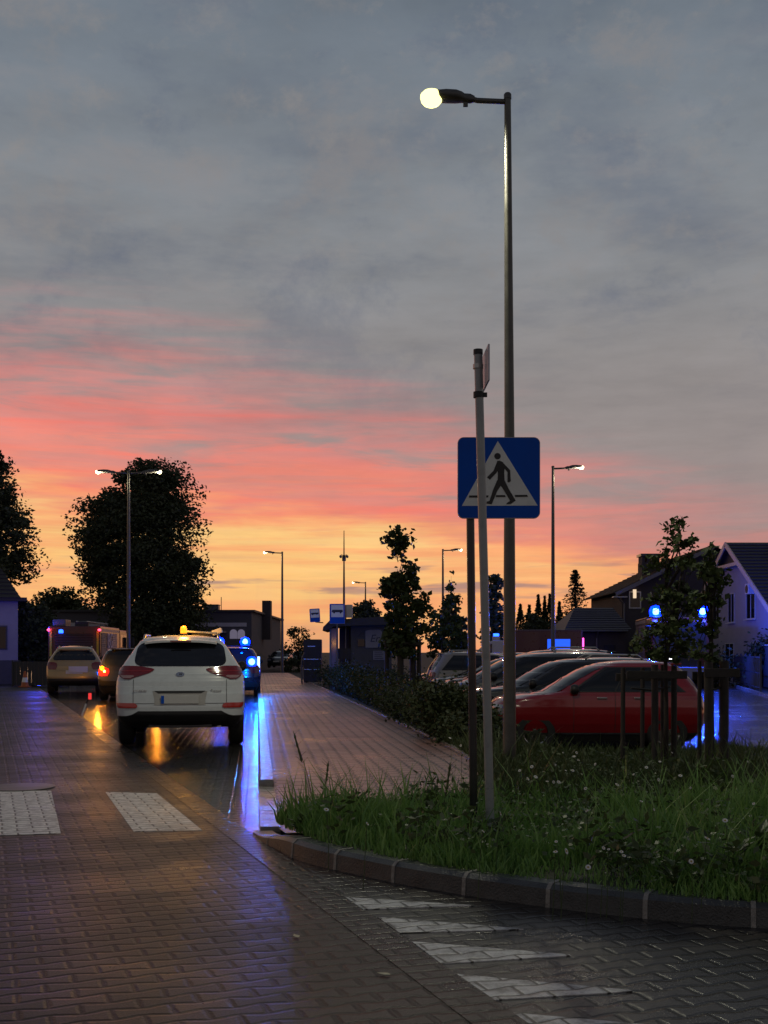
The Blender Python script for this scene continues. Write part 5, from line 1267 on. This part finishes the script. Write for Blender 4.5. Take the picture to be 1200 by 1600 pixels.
# gable wall lies in the plane x=0 (local), y from -7 to 7
ap, ez = hz(7.0), hz(3.25)
poly = [(-7, 0), (7, 0), (7, ez), (0, ap-.12), (-7, ez)]
wall = MB().prism(poly, lambda a, b_, d: (d, a, b_), 0, 12).build('wall', rend_w, t_)
b = MB(); ov = .4
sl = (ap-ez)/7
for sg in (-1, 1):
    e = (-ov, sg*7.6, ez-.6*sl+.05); r_ = (-ov, 0, ap+.05)
    tiled_slope(b, e, (14, sg*7.6, ez-.6*sl+.05), (14, 0, ap+.05), r_, 22, .09)
b.build('roof', tile, t_)
for sg in (-1, 1):
    p0 = Vector((-ov-.02, sg*7.65, ez-.65*sl-.05)); p1 = Vector((-ov-.02, 0, ap-.02))
    b = MB(); d_ = (p1-p0); b.box((p0+p1)/2, (.07, d_.length, .26), Matrix.Rotation(math.atan2(d_.z, d_.y), 3, 'X')); b.build('barge_board', board, t_)
    b = MB(); b.tube([(-ov, sg*7.7, ez-.75*sl+.1), (14, sg*7.7, ez-.75*sl+.1)], .06, 8); b.build('gutter', gutm, t_)
MB().box((-ov+.05, .0, ap-1.15), (.14, 4.0, .17)).build('tie_beam', board, t_)
MB().prism([(-1.95, ap-1.12), (1.95, ap-1.12), (0, ap-.1)], lambda a, b_, d: (d, a, b_), -.12, -.04).build('gable_panel', mat('dark_gable_boards', (.04, .03, .028), .7, var=.3, scale=12), t_)
def win(parent, yc, z0, w_, h_, m=None, wall_x=0):
    f_ = MB()
    for a, c in (((-.05, -w_/2-.05, -.05), (.02, -w_/2, h_+.05)), ((-.05, w_/2, -.05), (.02, w_/2+.05, h_+.05)), ((-.05, -w_/2, h_), (.02, w_/2, h_+.05)), ((-.05, -w_/2, -.05), (.02, w_/2, 0)), ((-.04, -.025, 0), (.015, .025, h_))):
        f_.b2((a[0]+wall_x, a[1]+yc, a[2]+z0), (c[0]+wall_x, c[1]+yc, c[2]+z0))
    o = f_.build('window', frame, parent)
    MB().b2((wall_x-.02, yc-w_/2, z0), (wall_x-.004, yc+w_/2, z0+h_)).build('pane', m or M['glass'], o)
    MB().b2((wall_x-.16, yc-w_/2-.1, z0-.09), (wall_x, yc+w_/2+.1, z0-.05)).build('sill', M['white_plastic'], o)
win(t_, -2.9, hz(3.05), 1.3, 1.55); win(t_, .3, hz(2.95), 1.0, 1.45); win(t_, 3.0, hz(3.0), 1.1, 1.4); win(t_, -3.6, hz(.5), 1.4, 1.3); win(t_, .6, hz(.5), 1.4, 1.3)
b = MB(); b.b2((-.32, -3.5, hz(4.22)), (-.02, -2.9, hz(4.74))); o = b.build('air_conditioner', M['white_plastic'], t_, bevel=.02)
MB().lathe([(.20, -.335), (.20, -.325), (.15, -.328)], (0, 0, 0), 'X', 20).build('fan_grille', M['black'], o).location = (0, -3.2, hz(4.48))
# big dark gabled house behind the maples
Yh = 67
x0, xa, x1 = X(972, Yh), X(1110, Yh), X(1215, Yh)
t_ = thing('dark_house', 'dark house with long sloping roof and chimney behind the young maples', 'house', (xa, Yh, -.25))
el, er, apz = hz(Z(922, Yh)), hz(Z(912, Yh)), hz(Z(855, Yh))
MB().prism([(x0-xa, 0), (x1-xa, 0), (x1-xa, er), (0, apz-.1), (x0-xa, el)], lambda a, b_, d: (a, d, b_), 0, 10).build('wall', dark_wall, t_)
b = MB(); sl_ = (apz-el)/(xa-x0); ex = x0-xa-.5
tiled_slope(b, (ex, -.6, el-.5*sl_+.06), (ex, 11, el-.5*sl_+.06), (0, 11, apz+.05), (0, -.6, apz+.05), 18, .08)
tiled_slope(b, (x1-xa+.5, -.6, er-.4), (x1-xa+.5, 11, er-.4), (0, 11, apz+.05), (0, -.6, apz+.05), 14, .08)
b.build('roof', tile, t_)
p0, p1 = Vector((ex, -.64, el-.5*sl_-.03)), Vector((0, -.64, apz-.04)); d_ = p1-p0
MB().box((p0+p1)/2, (d_.length, .06, .22), Matrix.Rotation(-math.atan2(d_.z, d_.x), 3, 'Y')).build('barge_board', gutm, t_)
MB().box((ex+.3, -.3, el-.42), (.8, .55, .06)).build('soffit', frame, t_)
MB().tube([(ex+.05, -.5, el-.35), (ex+.6, -.1, el-.8), (ex+.6, -.1, 0)], .05, 8).build('downpipe', gutm, t_)
cxh = X(1031, Yh)-xa
b = MB(); b.b2((cxh-.55, 2.2, apz-4.2), (cxh+.55, 3.3, hz(Z(874, Yh)))); o = b.build('chimney', dark_wall, t_)
MB().b2((cxh-.62, 2.13, hz(Z(864, Yh))), (cxh+.62, 3.37, hz(Z(860, Yh)))).build('cap', M['kerb'], o)
for k in (-.45, -.15, .15, .45): MB().b2((cxh+k-.08, 2.25, hz(Z(874, Yh))), (cxh+k+.08, 3.25, hz(Z(864, Yh)))).build('flue_pier', dark_wall, o)
for wx, wz in ((X(992, Yh)-xa, hz(3.9)), (X(1010, Yh)-xa, hz(1.0)), (X(1085, Yh)-xa, hz(1.0))):
    f_ = MB(); f_.b2((wx-.35, -.05, wz), (wx+.35, .0, wz+1.0)); o = f_.build('window', frame, t_); MB().b2((wx-.28, -.06, wz+.07), (wx+.28, -.052, wz+.93)).build('pane', M['glass'], o)
b = MB(); b.box((X(991, Yh)-xa, -.1, hz(4.75)), (.16, .2, .5)); b.build('wall_lamp', emit('lit_wall_lamp', (1, .75, .5), .9), t_)
# low outbuilding
Yo = 60
t_ = thing('outbuilding', 'low dark outbuilding with hipped roof beside the spruce', 'building', (X(925, Yo), Yo, -.25))
xl, xr = X(880, Yo)-t_.location.x, X(978, Yo)-t_.location.x
zr, ze = hz(Z(947, Yo)), hz(Z(985, Yo))
MB().b2((xl+.3, 0, 0), (xr, 6, ze)).build('wall', dark_wall, t_)
b = MB(); ra, rb = X(913, Yo)-t_.location.x, X(975, Yo)-t_.location.x
tiled_slope(b, (xl, -.5, ze), (xr+.2, -.5, ze), (rb, 3, zr), (ra, 3, zr), 10, .06); tiled_slope(b, (xl, 6.5, ze), (xr+.2, 6.5, ze), (rb, 3, zr), (ra, 3, zr), 10, .06)
b.add([(xl, -.5, ze), (xl, 6.5, ze), (ra, 3, zr)], [(0, 1, 2)]); b.build('roof', mat('outbuilding_tiles', (.035, .03, .035), .6, var=.3, scale=18), t_)
MB().tube([(xl, -.55, ze-.03), (xr, -.55, ze-.03)], .05, 6).build('gutter', gutm, t_)
MB().tube([(X(932, Yo)-t_.location.x, -.5, ze), (X(932, Yo)-t_.location.x, -.06, ze-.4), (X(932, Yo)-t_.location.x, -.06, 0)], .045, 6).build('downpipe', gutm, t_)
MB().b2((X(943, Yo)-t_.location.x, -.04, 0), (X(962, Yo)-t_.location.x, 0, 2.0)).build('door', M['black'], t_, bevel=.01)
# blue lit house at the left border
Yl = 60
t_ = thing('rendered_house', 'pale house washed in blue light at the left border', 'house', (X(28, Yl), Yl, 0), .31)
zt = Z(936, Yl)
MB().b2((-7, 0, .95), (0, 9, zt)).build('wall', rend_w, t_); MB().b2((-7, -.03, -.3), (.03, 9, .95)).build('plinth', rend_g, t_)
b = MB(); zr = Z(907, Yl)
tiled_slope(b, (-7.4, -.45, zt), (.15, -.45, zt), (-.9, 4, zr+.9), (-7.4, 4, zr+.9), 8, .07)
b.add([(.15, -.45, zt), (.15, 9.4, zt), (-.9, 4, zr+.9)], [(0, 1, 2)]); b.add([(-7.4, -.45, zt-.12), (.45, -.45, zt-.12), (.45, 9.4, zt-.12), (-7.4, 9.4, zt-.12)], [(0, 1, 2, 3)])
b.add([(-7.4, -.45, zt-.12), (.45, -.45, zt-.12), (.45, -.45, zt+.07), (-7.4, -.45, zt+.07)], [(0, 1, 2, 3)]); b.build('roof', tile, t_)
f_ = MB(); f_.b2((-1.35, -.06, 1.5), (-.52, 0, 2.75)); o = f_.build('window', rend_g, t_); MB().b2((-1.28, -.075, 1.56), (-.6, -.062, 2.68)).build('pane', M['glass'], o)
# flat roofed building across the road
Yb = 95
xc = X(393, Yb)
t_ = thing('flat_roofed_building', 'flat roofed grey building with chimney and arched windows across the road', 'building', (xc, Yb, 0))
zt = Z(956, Yb)
MB().b2((-18, 0, -.3), (0, 27, zt)).build('wall', rend_g, t_)
b = MB(); b.b2((-18.3, -.3, zt), (.3, 27.3, zt+.16)); b.build('roof', mat('roof_edge', (.05, .05, .055), .6), t_)
MB().b2((-17.9, -.06, Z(979, Yb)), (-.4, 0, Z(973, Yb))).build('fascia_band', M['pale_panel'], t_)
b = MB(); b.b2((-18, -2.4, zt-1.75), (-2.0, -.07, zt-1.6)); b.build('canopy', M['housing'], t_)
for px in (365, 377):
    wx = X(px, Yb)-xc; ww = .30; z0 = Z(998, Yb); z1 = Z(989, Yb)
    arch = [(wx-ww, z0), (wx+ww, z0), (wx+ww, z1)]+[(wx+ww*math.cos(a), z1+ww*math.sin(a)) for a in np.linspace(0, PI, 9)[1:]]
    MB().prism(arch, lambda a, b_, d: (a, d, b_), -.1, -.02).build('arched_window', emit('dim_lit_window', (.62, .55, .75), .16), t_)
b = MB(); b.b2((.0, 8.2, zt-2.2), (.75, 9.6, Z(939, 104))); b.build('chimney', dark_wall, t_)
b = MB(); wx = X(343, Yb)-xc; b.tube([(wx, 1, zt), (wx, 1, Z(932, Yb))], .035, 6); b.tube([(wx-1.1, 1, Z(945, Yb)), (wx, 1, Z(945, Yb))], .02, 5); b.build('antenna', M['dark_post'], t_)
for px in (318, 330): MB().b2((X(px, Yb)-xc-.3, 2, zt+.16), (X(px, Yb)-xc+.3, 3, zt+.7)).build('roof_vent', gutm, t_)
# bus shelter kiosk
Yk = 44
t_ = thing('bus_shelter', 'dark bus shelter kiosk with a banner on its wall behind the hedge', 'bus shelter', (X(523, Yk), Yk, .02))
kx = lambda px: X(px, Yk)-t_.location.x
kz = lambda py: Z(py, Yk)-.02
kw = mat('shelter_wall', (.07, .065, .055), .8, var=.15, scale=3, dirt=.2)
MB().b2((kx(548), 0, -.3), (kx(612), 3.0, kz(974))).build('wall', kw, t_)
MB().b2((kx(526), 2.6, -.3), (kx(548), 2.75, kz(976))).build('back_wall', dark_wall, t_)
MB().prism([(kx(505), kz(986)), (kx(506), kz(980)), (kx(517), kz(969)), (kx(612), kz(963)), (kx(618), kz(966)), (kx(618), kz(976)), (kx(523), kz(979)), (kx(515), kz(984))], lambda a, b_, d: (a, d, b_), -.5, 3.4).build('roof', mat('shelter_roof', (.03, .027, .026), .6), t_)
b = MB(); b.b2((kx(517), -.06, -.1), (kx(526.5), -.02, kz(982))); b.build('glass_panel', mat('glass_panel_pale', (.18, .18, .30), .08), t_)
for px in (516.5, 527): MB().b2((kx(px)-.035, -.1, -.1), (kx(px)+.035, .0, kz(980))).build('post', M['galv_dull'], t_)
MB().b2((kx(527.5), -.04, 1.1), (kx(548), -.0, 1.5)).build('bench_back', M['wood'], t_)
MB().b2((kx(530), .3, .42), (kx(547), .75, .48)).build('bench', M['wood'], t_)
MB().b2((kx(559), -.05, kz(1010)), (kx(569.5), -.006, kz(999))).build('hatch_window', M['glass'], t_)
bn = MB().b2((kx(571), -.05, kz(1012)), (kx(608), -.008, kz(984))).build('banner', mat('banner_cloth', (.21, .195, .16), .6, var=.1), t_)
text_part('banner_lettering', 'Er', .40, M['sign_black'], bn, (kx(585), -.056, kz(998)), (PI/2, 0, 0), .003, .25)
b = MB(); arc = [(kx(586)+.72*math.cos(a), kz(1003)+.56*math.sin(a)) for a in np.linspace(.5, 2.75, 16)]
arc2 = [(kx(586)+.68*math.cos(a), kz(1003)+.49*math.sin(a)) for a in np.linspace(2.75, .5, 16)]
for i in range(15):
    b.add([(arc[i][0], -.056, arc[i][1]), (arc[i+1][0], -.056, arc[i+1][1]), (arc2[14-i][0], -.056, arc2[14-i][1]), (arc2[15-i][0], -.056, arc2[15-i][1])], [(0, 1, 2, 3)])
b.build('banner_arc', M['sign_black'], bn)
nb = MB().b2((kx(583), -.04, kz(1031)), (kx(601), -.006, kz(1017))).build('notice_board', mat('notice_paper', (.20, .19, .17), .7), t_)
b = MB()
for k in range(4): b.b2((kx(585), -.05, kz(1029-k*3.2)), (kx(599-k % 2*2), -.042, kz(1028-k*3.2)))
b.build('notice_lines', M['sign_black'], nb)
# dark cabinet on the footpath end
Yq = 49
t_ = thing('metal_cabinet', 'tall dark cabinet with three pale horizontal bands at the end of the footpath', 'cabinet', (X(488, Yq), Yq, .1))
w_ = 28/F*Yq; h_ = Z(999, Yq)-.1
MB().b2((-w_/2, 0, 0), (w_/2, .7, h_)).build('casing', mat('cabinet_dark', (.022, .020, .024), .55, var=.2), t_, bevel=.03)
for py, a, c in ((1010, -.2, .12), (1030, -w_/2+.02, w_/2-.02), (1046, -w_/2+.02, -.04), (1046, .06, w_/2-.02)): MB().b2((a, -.015, Z(py+.5, Yq)-.1), (c, -.002, Z(py-.7, Yq)-.1)).build('pale_band', M['galv'], t_)
t_ = thing('bent_post', 'short crooked metal post beside the dark cabinet', 'post', (X(472, 47), 47, .1))
MB().tube([(0, 0, -.1), (-.03, 0, .6), (.0, 0, 1.0), (.1, 0, 1.25)], .035, 8).build('post', M['galv_dull'], t_, sm=True, ang=40)
# fences
def fence(label, A, B, z, h_, step, m, kind='mesh'):
    A, B = Vector(A), Vector(B); L_ = (B-A).length; d = (B-A).normalized()
    t_ = thing('fence', label, 'fence', (A.x, A.y, z), math.atan2(d.y, d.x)); n = max(1, round(L_/step))
    for k in range(n+1): MB().b2((L_*k/n-.035, -.035, -.1), (L_*k/n+.035, .035, h_+.05)).build('fence_post', m, t_)
    b = MB()
    if kind == 'mesh':
        for k in range(int(L_/.12)): b.box((k*.12+.06, 0, h_*.5), (.014, .014, h_*.94))
        for zz in (.12, h_*.5, h_*.94): b.box((L_/2, 0, zz), (L_, .022, .03))
    else:
        for k in range(int(L_/.15)): b.b2((k*.15+.005, -.012, .04), (k*.15+.143, .012, h_))
    b.build('fence_panel', m, t_); return t_
fence('dark board fence behind the traffic cone', (X(20, 46.3), 46.3, 0), (X(108, 46.3), 46.3, 0), 0, 1.0, 1.6, mat('dark_fence', (.03, .03, .032), .6), 'board')
fence('mesh fence in front of the gabled house', (15.2, 46.5, 0), (18.2, 60, 0), -.2, 1.45, 2.5, mat('fence_green_grey', (.09, .09, .09), .5, metal=.4))
t_ = thing('garden_wall', 'low pale garden wall below the gabled house', 'wall', (17.1, 49, -.25), math.atan2(12, 2.2))
MB().b2((0, 0, 0), (11, .25, 1.9)).build('wall', rend_g, t_); MB().b2((-.05, -.06, 1.9), (11.05, .31, 1.98)).build('coping', M['white_plastic'], t_)
for lab, px, py0, Y, w_, h_, n in (('round dark shrub on the garden wall at the right border', 1190, 1018, 54, .8, 1.2, 700), ('dark spreading shrub in front of the gable window', 1118, 1040, 52.5, 1.1, 1.2, 900), ('dark shrub left of the fence behind the maple stakes', 1086, 1052, 53, 1.0, 1.1, 800)):
    t_ = thing('garden_shrub', lab, 'shrub', (X(px, Y), Y, -.25)); zc = Z(py0, Y)+.25
    pts = [(random.gauss(0, .42)*w_, random.gauss(0, .4)*w_, max(.1, zc-.2+random.gauss(0, .36)*h_)) for _ in range(n)]
    leaf_cloud('foliage', pts, .2, M['leaf_dark'], t_); MB().tube([(0, 0, 0), (.05, 0, zc)], [.06, .02], 6).build('stem', M['bark'], t_)
# cone, delineator, manhole
p = G(39, 1075); t_ = thing('traffic_cone', 'small orange traffic cone with a pale band before the fence', 'cone', (X(39, 45.2), 45.2, 0))
MB().b2((-.2, -.2, 0), (.2, .2, .04)).build('base', mat('cone_orange', (.42, .10, .02), .5), t_, bevel=.01)
MB().lathe([(.15, .04), (.04, .62), (.03, .63)], (0, 0, 0), n=18).build('cone_body', mat('cone_orange_body', (.42, .10, .02), .5), t_, sm=True, ang=40)
MB().lathe([(.122, .20), (.088, .38)], (0, 0, 0), n=18).build('pale_band', M['sign_white'], t_, sm=True, ang=40)
p = G(127, 1117); t_ = thing('marker_post', 'short leaning marker post with a red reflector beside the gutter', 'marker post', p)
tp = Vector((X(141, p.y)-p.x, 0, Z(1085, p.y)))
MB().tube([(0, 0, -.05), tp*.55], .018, 8).build('post', M['sign_white'], t_, sm=True, ang=40)
MB().tube([tp*.55, tp], [.02, .022], 8).build('stem', M['black'], t_, sm=True, ang=40)
b = MB(); b.box(tp+Vector((0, -.03, -.04)), (.07, .012, .14)); b.build('reflector', emit('red_reflector_glow', (1, .05, .05), .8), t_, bevel=.004)  # the reflector's own glow stands for light thrown back
p = G(32, 1231); t_ = thing('manhole_cover', 'round wet manhole cover above the left zebra stripe', 'manhole cover', p)
MB().lathe([(.34, -.02), (.34, .012), (.30, .014)], (0, 0, 0), n=36).build('rim', M['galv_dull'], t_, sm=True, ang=40)
MB().lathe([(.295, -.02), (.295, .010), (0, .0105)], (0, 0, 0), n=36).build('lid', mat('wet_cast_iron', (.09, .085, .08), .16, metal=.4, bump=.3, bscale=40), t_, sm=True, ang=40)
